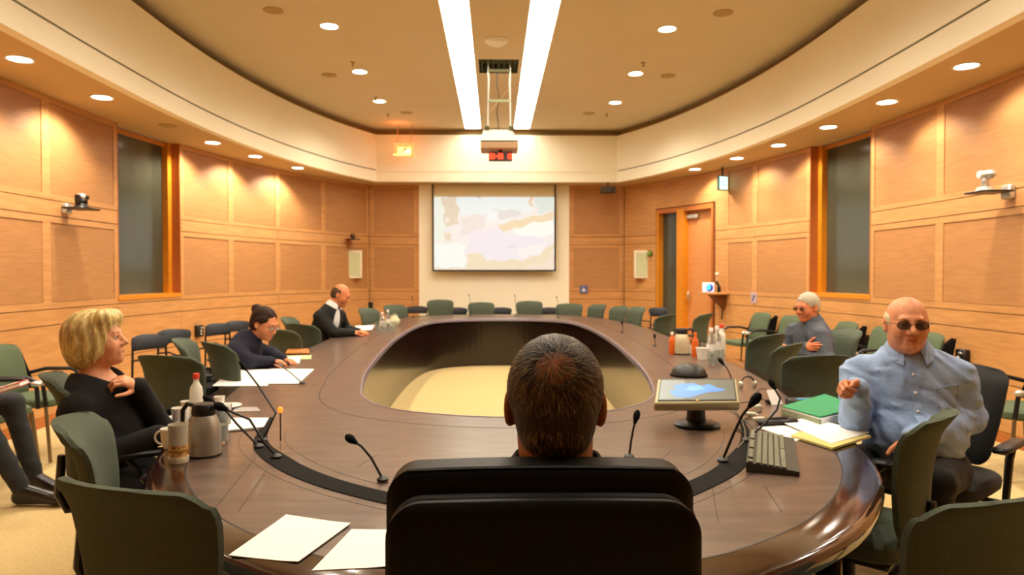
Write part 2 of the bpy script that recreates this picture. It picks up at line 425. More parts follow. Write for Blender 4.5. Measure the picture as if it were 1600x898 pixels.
p = W(262,196,z=Z_SOF); flush('soffit_vent', 'small dim round fitting in the left soffit beside the window recess', 'vent', (p[0],p[1],Z_SOF), .1, M_tan)
for px, py, lb in ((551,97,'sprinkler head near the second left downlight'),(587,152,'sprinkler head near the far left downlight'),(1005,98,'sprinkler head near the second right downlight'),(606,178,'sprinkler head close to the crown band on the left'),(948,178,'sprinkler head close to the crown band on the right')):
    p = W(px, py, z=Z_CEIL); t = MB().lathe([(.001,-.05),(.022,-.048),(.022,-.044),(.008,-.04),(.008,-.012),(.03,-.006),(.03,.003),(.001,.003)], n=14).build('sprinkler_head', M_tan); t.location = (p[0],p[1],Z_CEIL); tag(t, 'small '+lb, 'sprinkler', 'ceiling sprinklers')
p = W(776,63,z=Z_CEIL)
t = thing('smoke_detector', 'white round smoke detector between the two ceiling strips', 'smoke detector', (p[0],p[1],Z_CEIL))
MB().lathe([(.001,-.02),(.13,-.02),(.14,-.01),(.14,.003),(.001,.003)], n=28).build('base', M_white, t)
MB().lathe([(.001,-.06),(.07,-.058),(.1,-.04),(.105,-.02),(.001,-.02)], n=28).build('cover', M_white, t)
# hatch and projector lift
t = thing('ceiling_hatch', 'dark open ceiling hatch above the projector lift', 'hatch', ((HX0+HX1)/2, (HY0+HY1)/2, Z_CEIL))
m = MB()
for sx in (-1,1): m.box((sx*.248,0,.06),(.008,.6,.12))
for sy in (-1,1): m.box((0,sy*.298,.06),(.5,.008,.12))
m.box((0,0,.124),(.5,.6,.008)); m.build('housing', mat('hatch_dark', (84,88,58), .8), t, False)
for k in range(7): MB().box((-.21+k*.07, 0, .03), (.012,.58,.02)).build('slat', mat('hatch_bar', (60,66,42), .7), t, False)
YL = 9.05
zt = W(776,206,Y=YL)[2]; zb = W(776,223,Y=YL)[2]; zc = W(776,226,Y=YL)[2]; zd = W(776,236,Y=YL)[2]
xl, xr = W(762.5,150,Y=YL)[0], W(797.5,150,Y=YL)[0]; xm = (xl+xr)/2
t = thing('projector_lift', 'grey lift frame of thin rods hanging from the ceiling hatch', 'projector lift', (xm, YL, zt))
hw = (xr-xl)/2; ht = Z_CEIL+.03-zt
for sx in (-1,1):
    for sy in (-.14,.14): MB().tube([(sx*hw,sy,0),(sx*hw*.94,sy,ht)], .009, 6).build('rod', M_silver, t)
for k in range(3):
    z0, z1 = ht*k/3, ht*(k+1)/3
    for sy in (-.13,.13):
        if sy > 0 and k == 1: MB().tube([(-hw*.8,sy,z0),(hw*.8,sy,z1)], .004, 6).build('brace_bar', M_tan, t)
for z0 in (ht*.42, ht*.86): MB().box((0,-.14,z0),(hw*2,.02,.03)).build('cross_bar', mat('sage_metal', (150,156,120), .5), t)
MB().tube([(-.02,0,ht),(-.03,.02,ht*.7),(.0,0,ht*.5),(-.03,.0,ht*.3),(0,0,0)], .006, 6).build('cable', M_black, t)
for sx in (-1,1): MB().box((sx*(hw+.01),-.14,.02),(.06,.06,.05),None,.008).build('bracket', mat('olive_dark', (74,78,40), .6), t)
t = thing('projector', 'cream ceiling projector carried by the lift', 'projector', (xm, YL, zb))
MB().add([(-.235,-.17,0),(.235,-.17,0),(.235,.2,0),(-.235,.2,0),(-.2,-.14,zt-zb),(.16,-.14,zt-zb),(.2,.18,zt-zb),(-.2,.18,zt-zb)], [(0,1,2,3),(4,5,6,7),(0,1,5,4),(1,2,6,5),(2,3,7,6),(3,0,4,7)]).build('case', M_white, t, False)
MB().box((0,0,-.006),(.47,.36,.010)).build('base_rim', mat('olive_grey', (120,120,80), .6), t, False)
MB().lathe([(.001,0),(.05,0),(.05,.06),(.001,.06)], (.08,.2,(zt-zb)/2), 20, frame((0,0,1),(0,-1,0))).build('lens_barrel', M_black, t)
t = thing('projector_shelf', 'thick tan shelf plate under the ceiling projector', 'shelf', (xm, YL, zd))
MB().box((0,0,(zc-zd)/2),(.47,.4,zc-zd),None,.008).build('plate', mat('shelf_tan', (176,140,104), .6), t, False)
for sx in (-1,1): MB().tube([(sx*.18,.1,zc-zd),(sx*.18,.1,zb-zd-.02)], .01, 6).build('hanger', M_silver, t)
t = thing('digital_clock', 'black digital clock with red digits hung under the projector shelf', 'clock')
c0 = W(782,244,Y=YL-.1); t.location = c0; cwid = 36*YL/F; chh = 14.5*YL/F
MB().box((0,0.03,0),(cwid,.06,chh),None,.004).build('case', mat('clock_case', (60,28,20), .4), t, False)
def seven(mb, ch, x, z, w_, h_, y=0):
    seg = {'0':'abcdef','1':'bc','2':'abged','3':'abgcd','4':'fgbc','5':'afgcd','6':'afgedc','7':'abc','8':'abcdefg','9':'abfgcd','-':'g',' ':'',':':'x'}[ch]
    q = h_*.13
    for s in seg:
        if s == 'x':
            for k in (-1,1): mb.box((x, y, z+k*h_*.22), (q,.002,q))
        elif s in 'agd': mb.box((x, y, z+{'a':1,'g':0,'d':-1}[s]*(h_/2-q/2)), (w_, .002, q))
        else: mb.box((x+(w_/2-q/2)*(1 if s in 'bc' else -1), y, z+(h_/4-q/4)*(1 if s in 'bf' else -1)), (q, .002, h_/2))
for k, ch in enumerate('00-00 19'):
    if ch == ' ': continue
    mb = MB(); seven(mb, ch, -cwid*.41+k*cwid*.118, 0, cwid*.085, chh*.55, -.003); mb.build('digit', mat('red_led', (255,60,20), .5, emit=3.0), t, False)
MB().box((0,.03,(zd-c0[2])/2+chh*.25), (.05,.03,zd-c0[2]-chh*.5+.0),None,0).build('mount', M_black, t, False)
# exit signs
p = W(632,234,Y=12.6)
t = thing('exit_sign', 'glowing orange-red exit sign hanging before the far fascia', 'exit sign', p)
MB().box((0,0,0),(.36,.03,.24),None,.006).build('panel', mat('sign_amber', (255,150,84), .5, emit=1.0), t, False)
m = MB(); m.box((0,-.018,-.02),(.24,.004,.13)); m.box((-.05,-.022,-.09),(.3,.004,.03)); m.build('lit_field', mat('sign_yellow', (255,226,140), .5, emit=1.1), t, False)
m = MB().add([(-.03,-.024,-.02),(.03,-.024,.05),(.03,-.024,-.02)], [(0,1,2)]); m.build('arrow', mat('sign_dark', (236,176,90), .6), t, False)
MB().box((.06,-.024,-.035),(.09,.004,.035)).build('lamp', mat('sign_white', (255,244,226), .5, emit=1.6), t, False)
for sx in (-1,1): MB().tube([(sx*.12,0,.12),(sx*.12,0,Z_CEIL-p[2])], .005, 6).build('hanger', M_tan, t)
ld = bpy.data.lights.new('sign_lamp', 'POINT'); ld.energy = 2.2; ld.color = (1,.2,.05); ld.shadow_soft_size = .1
o = bpy.data.objects.new('sign_lamp', ld); C.objects.link(o); o.parent = t; o.location = (-.1,-.15,.3)
a = wp(1, s_of(11.15), .14)
pz = W(1081,286,Y=a[1])[2]
t = thing('exit_sign', 'pale green lit exit sign above the wooden door', 'exit sign', (a[0], a[1], pz), .5)
MB().box((0,0,0),(.2,.05,.23),None,.008).build('case', mat('sign_case', (50,84,70), .5), t, False)
MB().box((0,-.027,0),(.175,.006,.2)).build('lit_field', mat('sign_mint', (190,255,236), .5, emit=1.3), t, False)
m = MB(); m.box((-.03,-.032,.0),(.02,.003,.08)); m.box((.02,-.032,-.03),(.06,.003,.015)); m.box((.03,-.032,.03),(.04,.003,.02)); m.build('pictogram', mat('sign_green', (130,226,196), .5, emit=.9), t, False)
MB().box((0,.0,(Z_SOF-pz)/2+.05),(.02,.02,Z_SOF-pz-.1)).build('hanger', M_black, t)
# screen
YS = 13.3
x0, x1 = W(675.5,350,Y=YS)[0], W(868.5,350,Y=YS)[0]; zb_ = W(770,423.5,Y=YS)[2]; zi1 = W(770,307.5,Y=YS)[2]; zi0 = W(770,421.5,Y=YS)[2]
t = thing('projection_screen', 'pull-down projection screen showing a pale map on the far wall', 'screen', ((x0+x1)/2, YS, zb_))
hw = (x1-x0)/2; H = Z_SOF-zb_
MB().box((0,.012,H/2),(2*hw,.004,H)).build('fabric', mat('screen_white', (214,200,160), .8), t, False)
m = MB()
for sx in (-1,1): m.box((sx*(hw-.012),0.004,H/2),(.028,.008,H))
m.box((0,.004,.012),(2*hw,.012,.03)); m.build('border', mat('screen_border', (36,34,16), .7), t, False)
NX, NZ = 132, 78
def inpoly(x, y, P):
    c = False; n = len(P)
    for i in range(n):
        a, b = P[i], P[(i+1) % n]
        if (a[1] > y) != (b[1] > y) and x < (b[0]-a[0])*(y-a[1])/(b[1]-a[1])+a[0]: c = not c
    return c
SP = [  # coarse map patches of the projected picture, in picture fractions
 ([(0,0),(1,0),(1,1),(0,1)], (232,236,240)), ([(.2,0),(.82,0),(.8,.2),(.5,.22),(.2,.25)], (224,244,252)), ([(0,0),(.08,0),(.09,.6),(0,.62)], (226,244,238)),
 ([(.07,0),(.19,0),(.21,.38),(.09,.4)], (214,204,188)), ([(.23,.27),(.44,.24),(.42,.4),(.32,.5),(.22,.52)], (222,222,226)), ([(.47,.17),(.72,.19),(.7,.28),(.54,.31)], (208,216,224)),
 ([(.46,.22),(.52,.2),(.55,.31),(.64,.3),(.6,.34),(.45,.34)], (232,244,252)), ([(.52,.38),(.8,.28),(1,.2),(1,.33),(.8,.36),(.62,.46),(.54,.46)], (226,210,176)),
 ([(.64,.46),(.85,.34),(1,.33),(1,.52),(.85,.55),(.7,.52)], (240,252,252)), ([(.09,.48),(.15,.5),(.14,.6),(.1,.6)], (220,208,190)), ([(.3,.5),(.5,.4),(.62,.5),(.9,.55),(.95,.65),(.86,.82),(.45,.88),(.4,.78),(.26,.75)], (228,230,248)),
 ([(.7,.72),(.93,.6),(.9,.78),(.72,.85)], (240,240,250)), ([(0,.65),(.26,.65),(.26,.97),(0,.97)], (234,252,255)), ([(.27,.78),(.4,.78),(.43,.88),(.7,.86),(.88,.8),(.95,.68),(1,.66),(1,1),(.27,1)], (226,216,190)),
 ([(.9,.9),(1,.8),(1,1),(.7,1)], (234,218,208)), ([(.8,.0),(.83,0),(.82,.14),(.8,.14)], (226,190,160)), ([(.84,0),(1,0),(1,.18),(.86,.22)], (206,232,230)), ([(.1,.28),(.13,.27),(.14,.33),(.1,.34)], (232,236,240)),
 ([(.0,.97),(1,.985),(1,1),(0,1)], (232,218,196)), ([(.34,0),(.4,0),(.39,.02),(.35,.02)], (170,190,196)), ([(.6,.69),(.66,.68),(.66,.7),(.6,.71)], (206,212,232))]
vs = []; fs = []; cols = []
for j in range(NZ+1):
    for i in range(NX+1): vs.append((-hw+.03+(2*hw-.06)*i/NX, 0, (zi0-zb_)+(zi1-zi0)*(1-j/NZ)))
rr = random.Random(2)
for j in range(NZ):
    for i in range(NX):
        fs.append((j*(NX+1)+i, j*(NX+1)+i+1, (j+1)*(NX+1)+i+1, (j+1)*(NX+1)+i))
        u, v = (i+.5)/NX+.012*math.sin(j*.35), (j+.5)/NZ+.012*math.sin(i*.3+1)
        c = SP[0][1]
        for P, cc in SP[1:]:
            if inpoly(u, v, P): c = cc
        cols.append(c)
me = bpy.data.meshes.new('picture'); me.from_pydata(vs, [], fs)
ca = me.color_attributes.new('col', 'FLOAT_COLOR', 'CORNER')
arr = np.repeat(np.array([[*lin([q/255 for q in c]), 1] for c in cols], np.float32), 4, 0); ca.data.foreach_set('color', arr.ravel())
mp_ = bpy.data.materials.new('projected_picture'); mp_.use_nodes = True; nt = mp_.node_tree; b = nt.nodes['Principled BSDF']
an = nt.nodes.new('ShaderNodeVertexColor'); an.layer_name = 'col'
nt.links.new(an.outputs[0], b.inputs['Emission Color']); b.inputs['Emission Strength'].default_value = .6; b.inputs['Base Color'].default_value = (.3,.28,.24,1)
me.materials.append(mp_); o = bpy.data.objects.new('picture', me); C.objects.link(o); o.parent = t; o.location = (0,-.0,0)
MB().box((0,.01,H+.04),(2*hw+.06,.09,.08)).build('roller_case', M_white, t, False)
# ================================================================== the table
TZ = .74
TCX = .08
def spl(pts, n):
    """closed Catmull-Rom through pts, resampled to n even points"""
    P = [np.array(p, float) for p in pts]; m = len(P); out = []
    for i in range(m):
        a, b, c, d = P[i-1], P[i], P[(i+1) % m], P[(i+2) % m]
        for k in range(12):
            t = k/12; out.append(.5*((2*b)+(c-a)*t+(2*a-5*b+4*c-d)*t*t+(3*b-a-3*c+d)*t**3))
    out = np.array(out+[out[0]]); L = np.concatenate([[0], np.cumsum(np.linalg.norm(np.diff(out, axis=0), axis=1))])
    q = np.linspace(0, L[-1], n, endpoint=False)
    return np.stack([np.interp(q, L, out[:,0]), np.interp(q, L, out[:,1])], 1)
def full(half):
    h = [(TCX+x, y) for x, y in half]
    return h+[(2*TCX-x, y) for x, y in h[1:-1]][::-1]
OUT = spl(full([(0,1.50),(.35,1.54),(.66,1.68),(1.0,1.98),(1.28,2.42),(1.47,3.0),(1.66,3.7),(1.83,4.7),(1.93,6.2),(1.98,8),(1.96,9.4),(1.85,10.4),(1.6,11.2),(1.2,11.8),(.6,12.1),(0,12.17)]), 220)
INN = spl(full([(0,3.42),(.35,3.5),(.64,3.68),(.82,4.0),(.92,4.5),(1.0,5.1),(1.08,6.1),(1.15,7.5),(1.15,9),(1.07,10),(.9,10.55),(.5,10.85),(0,10.92)]), 200)
def off(L, d):
    """the closed curve moved d to its left-hand (inner) side"""
    t = np.roll(L, -1, 0)-np.roll(L, 1, 0); t /= np.linalg.norm(t, axis=1)[:,None]
    return L+np.stack([-t[:,1], t[:,0]], 1)*d
def sweep(L, prof, closed=True):
    """prof: (distance inwards, z)"""
    cols = [off(L, d) if abs(d) > 1e-9 else L for d, z in prof]; mb = MB()
    rings = [[(cols[j][i][0], cols[j][i][1], prof[j][1]) for j in range(len(prof))] for i in range(len(L))]
    return mb.rings(rings, closed=closed, cap=not closed)
tb = thing('conference_table', 'long oval dark walnut conference table with an open centre', 'table', (0,0,0))
BW = .13
a_ = off(OUT, BW); b_ = off(INN, -.011)
def annulus(mb, A, B, z):
    tri = geometry.tessellate_polygon([[Vector((x,y,0)) for x,y in A], [Vector((x,y,0)) for x,y in B]])
    V = [(x,y,z) for x,y in A]+[(x,y,z) for x,y in B]
    mb.add(V, [tuple(t) for t in tri])
m = MB(); annulus(m, a_, b_, TZ); annulus(m, a_, b_, TZ-.03); m.build('tabletop', M_table, tb, False)
sweep(OUT, [(BW-.003,TZ),(.03,TZ),(.012,TZ-.006),(.002,TZ-.018),(0,TZ-.032),(.004,TZ-.05),(.02,TZ-.062),(.045,TZ-.066),(.05,TZ-.04),(BW-.003,TZ-.03)]).build('edge_moulding', M_tabdark, tb)
sweep(OUT, [(BW-.004,TZ+.0005),(BW+.002,TZ+.0005),(BW+.002,TZ-.004),(BW-.004,TZ-.004)]).build('seam', M_seam, tb, False)
sweep(INN, [(-.012,TZ+.0025),(.0,TZ+.0025),(.004,TZ-.003),(.004,TZ-.04),(-.012,TZ-.04)]).build('inner_rim', M_trim, tb)
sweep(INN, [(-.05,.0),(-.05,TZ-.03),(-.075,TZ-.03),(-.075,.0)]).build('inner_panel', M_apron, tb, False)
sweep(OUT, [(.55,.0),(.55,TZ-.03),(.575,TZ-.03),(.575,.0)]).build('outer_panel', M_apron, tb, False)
r1 = off(INN, -.24)
sweep(INN, [(-.24,TZ+.0006),(-.247,TZ+.0006),(-.247,TZ-.003),(-.24,TZ-.003)]).build('seam', M_seam, tb, False)
for px0, py0, px1, py1 in ((372,800,415,735),(300,838,400,715),(1110,745,1122,815),(1195,760,1222,800),(560,728,590,710),(1030,722,1052,700)):
    a = W(px0,py0,z=TZ); b = W(px1,py1,z=TZ); dd = (b-a)[:2]; L = np.linalg.norm(dd); dd /= L; nn = np.array([-dd[1],dd[0]])*.0012
    m = MB().prism([tuple(a[:2]-nn), tuple(b[:2]-nn), tuple(b[:2]+nn), tuple(a[:2]+nn)], TZ-.002, TZ+.0005); m.build('seam', M_seam, tb, False)
# black cable trough round the near end
TR = [(425,652),(407,690),(440,722),(500,750),(590,775),(700,795),(850,803),(1000,790),(1105,752),(1150,722),(1168,690),(1158,655)]
tp = [W(x,y,z=TZ)[:2] for x,y in TR]
def openspl(P, n):
    P = [P[0]*2-P[1]]+list(P)+[P[-1]*2-P[-2]]; o = []
    for i in range(1, len(P)-2):
        a,b,c,d = P[i-1],P[i],P[i+1],P[i+2]
        for k in range(n):
            t = k/n; o.append(.5*((2*b)+(c-a)*t+(2*a-5*b+4*c-d)*t*t+(3*b-a-3*c+d)*t**3))
    return np.array(o+[P[-2]])
tc = openspl(tp, 6)
def ribbon(mb, L, w0, z0, z1, wf=None):
    t = np.gradient(L, axis=0); t /= np.linalg.norm(t, axis=1)[:,None]; nrm = np.stack([-t[:,1],t[:,0]],1); rings = []
    for i, p in enumerate(L):
        w_ = (w0 if wf is None else w0*wf(i/(len(L)-1)))/2
        a = p-nrm[i]*w_; b = p+nrm[i]*w_
        rings.append([(a[0],a[1],z0),(b[0],b[1],z0),(b[0],b[1],z1),(a[0],a[1],z1)])
    return mb.rings(rings)
ribbon(MB(), tc, .088, TZ-.01, TZ+.003, lambda u: min(1, .2+u*5, .2+(1-u)*5)).build('cable_trough', M_softblack, tb, False)
for s_, nm in ((.095,0),(-.085,0)):
    t = np.gradient(tc, axis=0); t /= np.linalg.norm(t, axis=1)[:,None]; o2 = tc+np.stack([-t[:,1],t[:,0]],1)*s_
    ribbon(MB(), o2[3:-3], .002, TZ-.002, TZ+.0006).build('seam', M_seam, tb, False)
# ================================================================== chairs
def shell(w0, w1, z0, z1, curve, th, lean, roll=0, nx=16, nz=22, y0=0, topround=.16, botround=.12):
    """curved upholstered back: half widths w0 (bottom) to w1 (top); front surface faces +y"""
    mb = MB(); F_ = []; B_ = []
    for j in range(nz+1):
        v = .5-.5*math.cos(PI*j/nz); w_ = w0+(w1-w0)*(math.sin(v*PI/2))
        if v > 1-topround: w_ *= .74+.26*math.sqrt(max(0, 1-((v-(1-topround))/topround)**2))
        if v < botround: w_ *= .78+.22*math.sqrt(max(0, 1-((botround-v)/botround)**2))
        for i in range(nx+1):
            u = -1+2*i/nx; x = w_*u; z = z0+(z1-z0)*v-(.012*u*u if v > .9 else 0)
            y = y0+curve*(u*u)*(.4+.6*v)-lean*v+.02*math.sin(PI*v)-roll*max(0, v-.75)**2*16
            e = min(1, 6*(1-abs(u))+.12, 8*v+.15, 8*(1-v)+.15)
            q = th/2*math.sqrt(e)
            F_.append((x,y+q,z)); B_.append((x,y-q,z))
    n = (nx+1)*(nz+1); fs = []
    for j in range(nz):
        for i in range(nx):
            a = j*(nx+1)+i; fs += [(a,a+1,a+nx+2,a+nx+1),(n+a,n+a+nx+1,n+a+nx+2,n+a+1)]
    edge = [i for i in range(nx)]+[j*(nx+1)+nx for j in range(nz)]+[nz*(nx+1)+i for i in range(nx,0,-1)]+[j*(nx+1) for j in range(nz,0,-1)]
    for k in range(len(edge)): a, b = edge[k], edge[(k+1)%len(edge)]; fs.append((a,b,n+b,n+a))
    return mb.add(F_+B_, fs)
def cushion(mb, w_, d, z, th, n=16, y0=0, r=.12):
    rings = []
    for zz, s in ((z,.93),(z+th*.2,.99),(z+th*.5,1.0),(z+th*.8,.985),(z+th*.97,.93),(z+th,.8)):
        ring = []
        for k in range(28):
            a = 2*PI*k/28; c, s_ = math.cos(a), math.sin(a); e = .42
            ring.append((math.copysign(abs(c)**e, c)*w_/2*s, y0+math.copysign(abs(s_)**e, s_)*d/2*s, zz))
        rings.append(ring)
    return mb.rings(rings)
def table_chair(fab=None, fabb=None, arms=True):
    t = thing('swivel_chair', 'x', 'chair', group='green swivel chairs round the table')
    fab = fab or M_green
    cushion(MB(), .49, .47, .42, .075).build('seat', fab, t)
    MB().box((0,0,.405),(.40,.38,.03),None,.01).build('seat_pan', M_black, t)
    shell(.17,.235,.50,.955,.055,.05,.06,.05,y0=-.235).build('backrest', fab, t)
    MB().tube([(0,-.08,.395),(0,-.26,.40),(0,-.285,.46),(0,-.275,.62)], [.022,.022,.02,.016], 8).build('back_support', M_black, t)
    for sx in (-1,1):
        MB().tube([(sx*.19,.02,.41),(sx*.29,.02,.42),(sx*.295,.0,.60),(sx*.295,-.04,.645)], .014, 6).build('arm_post', M_black, t)
        MB().box((sx*.295,-.0,.655),(.06,.27,.028),None,.011).build('armrest', M_black, t)
    MB().lathe([(.001,.09),(.035,.09),(.03,.2),(.022,.21),(.022,.40),(.001,.40)], n=14).build('gas_column', M_black, t)
    for k in range(5):
        a = 2*PI*k/5+.3; c, s = math.cos(a), math.sin(a)
        g = MB().tube([(c*.02,s*.02,.12),(c*.15,s*.15,.10),(c*.29,s*.29,.075)], [.024,.02,.014], 6).build('leg', M_black, t)
        MB().lathe([(.001,-.02),(.026,-.02),(.03,0),(.026,.02),(.001,.02)], (c*.29,s*.29,.031), 12, frame((0,0,1),(-s,c,0))).build('caster', M_softblack, g)
    return t
PT = table_chair()
table_list = [  # px, py of the back's top middle, Y, facing, label
 (188,748,1.66,(.38,.92),'nearest green chair at lower left, back turned to the viewer',.97),
 (122,652,2.36,(.92,.35),'green chair seen side-on between the near left chair and the blonde woman',.95),
 (105,571,3.55,(.88,.47),'green chair the blonde woman sits in',.94),
 (258,553,4.25,(.35,.94),'green chair just beyond the blonde woman, back to the viewer',.95),
 (335,533,4.7,(.75,.66),'green chair near the black bag, just before the writing woman',.95),
 (384,522,5.75,(.9,.2),'green chair the woman in navy sits in',.93),
 (436,513,6.5,(.6,.8),'first empty green chair beyond the writing woman',.95),
 (468,505,7.15,(.55,.83),'second empty green chair beyond the writing woman',.95),
 (495,492,8.2,(1,0),'green chair the man in the dark suit sits in',.94),
 (573,481,10.25,(.92,-.4),'small green chair past the suited man at the far left bend',.95),
 (615,476,11.35,(.75,-.65),'green chair behind the glassware at the far left corner',.95),
 (688,468,12.6,(.05,-1),'leftmost of the three green chairs before the cream panel',.95),
 (752,472,12.6,(0,-1),'middle one of the three green chairs before the cream panel',.91),
 (827,470,12.6,(-.03,-1),'rightmost of the three green chairs before the cream panel',.93),
 (890,474,12.25,(-.25,-1),'green chair at the far right bend, right of the cream panel edge',.91),
 (936,475,11.75,(-.9,-.45),'second green chair from the cream panel on the right bend',.93),
 (970,478,11.05,(-.93,-.38),'third green chair from the cream panel on the right bend',.93),
 (997,479,10.4,(-.95,-.3),'fourth green chair from the cream panel on the right side',.95),
 (1043,491,9.0,(-.75,.66),'green chair in front of the sidelight glass',.92),
 (1103,489,8.3,(-.8,.6),'green chair in front of the door with its side to the viewer',.955),
 (1205,521,5.5,(-.6,.8),'green chair before the grey-haired man, the farther of a pair',.95),
 (1236,535,5.1,(-.72,.7),'green chair before the grey-haired man, the nearer of a pair',.93),
 (1275,500,6.1,(-1,-.1),'green chair the grey-haired man sits in',.95),
 (1284,553,4.28,(-.15,.99),'broad green chair left behind the man in the blue shirt',.95),
 (1462,642,2.5,(-.72,.69),'green chair beside the blue-shirted man, side to the viewer',.96),
 (1568,765,1.58,(-.35,.93),'large dark green chair at the lower right corner',.965)]
SITS = {'blonde woman sits in': (-1.62,3.20,0), 'woman in navy sits in': (-2.05,5.38,0), 'dark suit sits in': (-2.02,7.92,0), 'grey-haired man sits in': (2.80,6.06,0)}
for i, (px, py, Y, fd, lb, zt_) in enumerate(table_list):
    p = W(px, py, Y=Y); f = np.array(fd)/np.linalg.norm(fd); s = p[2]/.955
    q = (p[0]+f[0]*.29, p[1]+f[1]*.29, 0)
    for key, v in SITS.items():
        if key in lb: q = v; s = 1.06 if 'blonde' in key else 1.0
    place(PT, i > 0, q, face(*f), lb, 'green swivel chairs round the table', (1.02,1.02,s))
# black chair of the man in blue
MATS_ = (M_green, M_greenb)
pb = copy_tree(PT); 
for ch in pb.children:
    if ch.name.startswith(('seat','backrest')):
        ch.data = ch.data.copy(); ch.data.materials.clear(); ch.data.materials.append(mat('black_fabric', (24,25,24), .85, noise=.1, nscale=(120,120,120), bump=.2))
pb.name = 'swivel_chair'; pb['label'] = 'black swivel chair under the man in the blue shirt'; pb['group'] = 'black chairs'
pb.location = (2.04, 3.30, 0); pb.rotation_euler = (0,0,face(-.78,-.62)); pb.scale = (1.2,1.08,1.04)
# wall chairs
def wall_chair():
    t = thing('side_chair', 'x', 'chair', group='green chairs along the walls')
    cushion(MB(), .50, .46, .42, .065).build('seat', M_greenw, t)
    shell(.22,.21,.47,.88,.03,.05,.10,0,y0=-.22,topround=.14,botround=.05).build('backrest', M_greenw, t)
    for sx in (-1,1):
        m = MB(); L = [(.26,-.30,.88),(.26,-.22,.47),(.26,.05,.47),(.26,-.08,.66),(.26,-.2,.84)]
        m.add([(sx*.225,-.335,.85),(sx*.235,-.26,.5),(sx*.235,-.16,.5),(sx*.225,-.265,.80),(sx*.24,-.375,.84),(sx*.25,-.30,.5),(sx*.25,-.16,.5),(sx*.24,-.265,.79)], [(0,1,2,3),(4,7,6,5),(0,4,5,1),(1,5,6,2),(2,6,7,3),(3,7,4,0)]).build('side_with_shade', M_softblack, t, False)  # back's side thickness with its shadow built in as a black wedge
        MB().tube([(sx*.275,-.24,.62),(sx*.285,-.1,.655),(sx*.285,.1,.655),(sx*.28,.2,.60),(sx*.27,.215,.44)], .016, 8).build('armrest', M_black, t)
        MB().ell((sx*.285,.19,.62), (.026,.04,.024)).build('arm_cap', M_silver, t)
        for sy in (-1,1): MB().tube([(sx*.23,sy*.19,.43),(sx*.25,sy*.23,.01)], .013, 8).build('leg', mat('bronze_leg', (150,130,96), .35, metal=.8), t)
    return t
PW = wall_chair()
wall_list = [(1,4.25,'green wall chair with silver arm caps cut by the right edge of the picture'),(1,4.95,'green wall chair with silver arm caps behind the blue-shirted man'),
 (1,6.55,'green wall chair mostly hidden behind the bald man in blue, by the right wall'),(1,7.35,'green wall chair against the right wall just right of the grey-haired man'),
 (1,8.1,'green wall chair hidden behind the grey-haired man by the window'),(1,9.35,'green wall chair near the shelf, left of the grey-haired man'),(1,10.05,'green wall chair beneath the shelf, nearest the door'),
 (-1,5.6,'green wall chair by the left wall behind the blonde woman'),(-1,4.95,'green wall chair between the blonde woman and the seated legs at left')]
for i, (sd, Y, lb) in enumerate(wall_list):
    s = s_of(Y); a = wp(sd, s, .50 if sd > 0 else .62); b = wp(sd, s, 1.2); place(PW, i > 0, (a[0],a[1],0), face(b[0]-a[0], b[1]-a[1]), lb, 'green chairs along the walls')
def rail_chair():
    t = thing('rail_back_chair', 'x', 'chair', group='navy rail-back chairs by the walls')
    cushion(MB(), .42, .40, .43, .035).build('seat', M_navy, t)
    m = MB(); shell(.19,.2,.70,.83,.05,.035,.02,0,y0=-.21,topround=.45,botround=.45,nz=8,mb=None) if False else None
    shell(.19,.2,.70,.835,.06,.035,.02,0,y0=-.23,topround=.45,botround=.45,nz=8).build('backrest', M_navy, t)
    for sx in (-1,1):
        MB().tube([(sx*.18,-.2,.0),(sx*.185,-.19,.44),(sx*.17,-.20,.76)], .011, 6).build('rear_leg', M_black, t)
        MB().tube([(sx*.18,.18,.0),(sx*.18,.17,.43)], .011, 6).build('front_leg', M_black, t)
        MB().tube([(sx*.19,-.19,.62),(sx*.21,.0,.64),(sx*.19,.16,.60),(sx*.18,.17,.43)], .009, 6).build('arm_rail', M_black, t)
    return t
PR = rail_chair()
rl = [(231,522,6.6,(.9,-.45),'first navy rail-back chair right of the blonde woman by the left wall'),(268,514,7.2,(.9,-.45),'second navy rail-back chair, left of the black wall box'),
 (338,505,8.2,(.9,-.45),'third navy rail-back chair, right of the black wall box'),(367,501,8.9,(.9,-.45),'fourth navy rail-back chair, just left of the writing woman'),
 (652,478,13.05,(0,-1),'dark rail-back chair at the left edge of the cream panel'),(714,480,13.05,(0,-1),'dark rail-back chair between the first two far green chairs'),
 (783,480,13.05,(0,-1),'dark rail-back chair between the last two far green chairs'),(858,480,13.05,(0,-1),'dark rail-back chair right of the three far green chairs'),
 (1031,480,11.0,(-.8,-.5),'dark rail-back chair turned aside by the sidelight glass')]
for i, (px, py, Y, fd, lb) in enumerate(rl):
    p = W(px, py, Y=Y); f = np.array(fd)/np.linalg.norm(fd)
    place(PR, i > 0, (p[0]+f[0]*.22, p[1]+f[1]*.22, 0), face(*f), lb, 'navy rail-back chairs by the walls', (1,1,p[2]/.835))
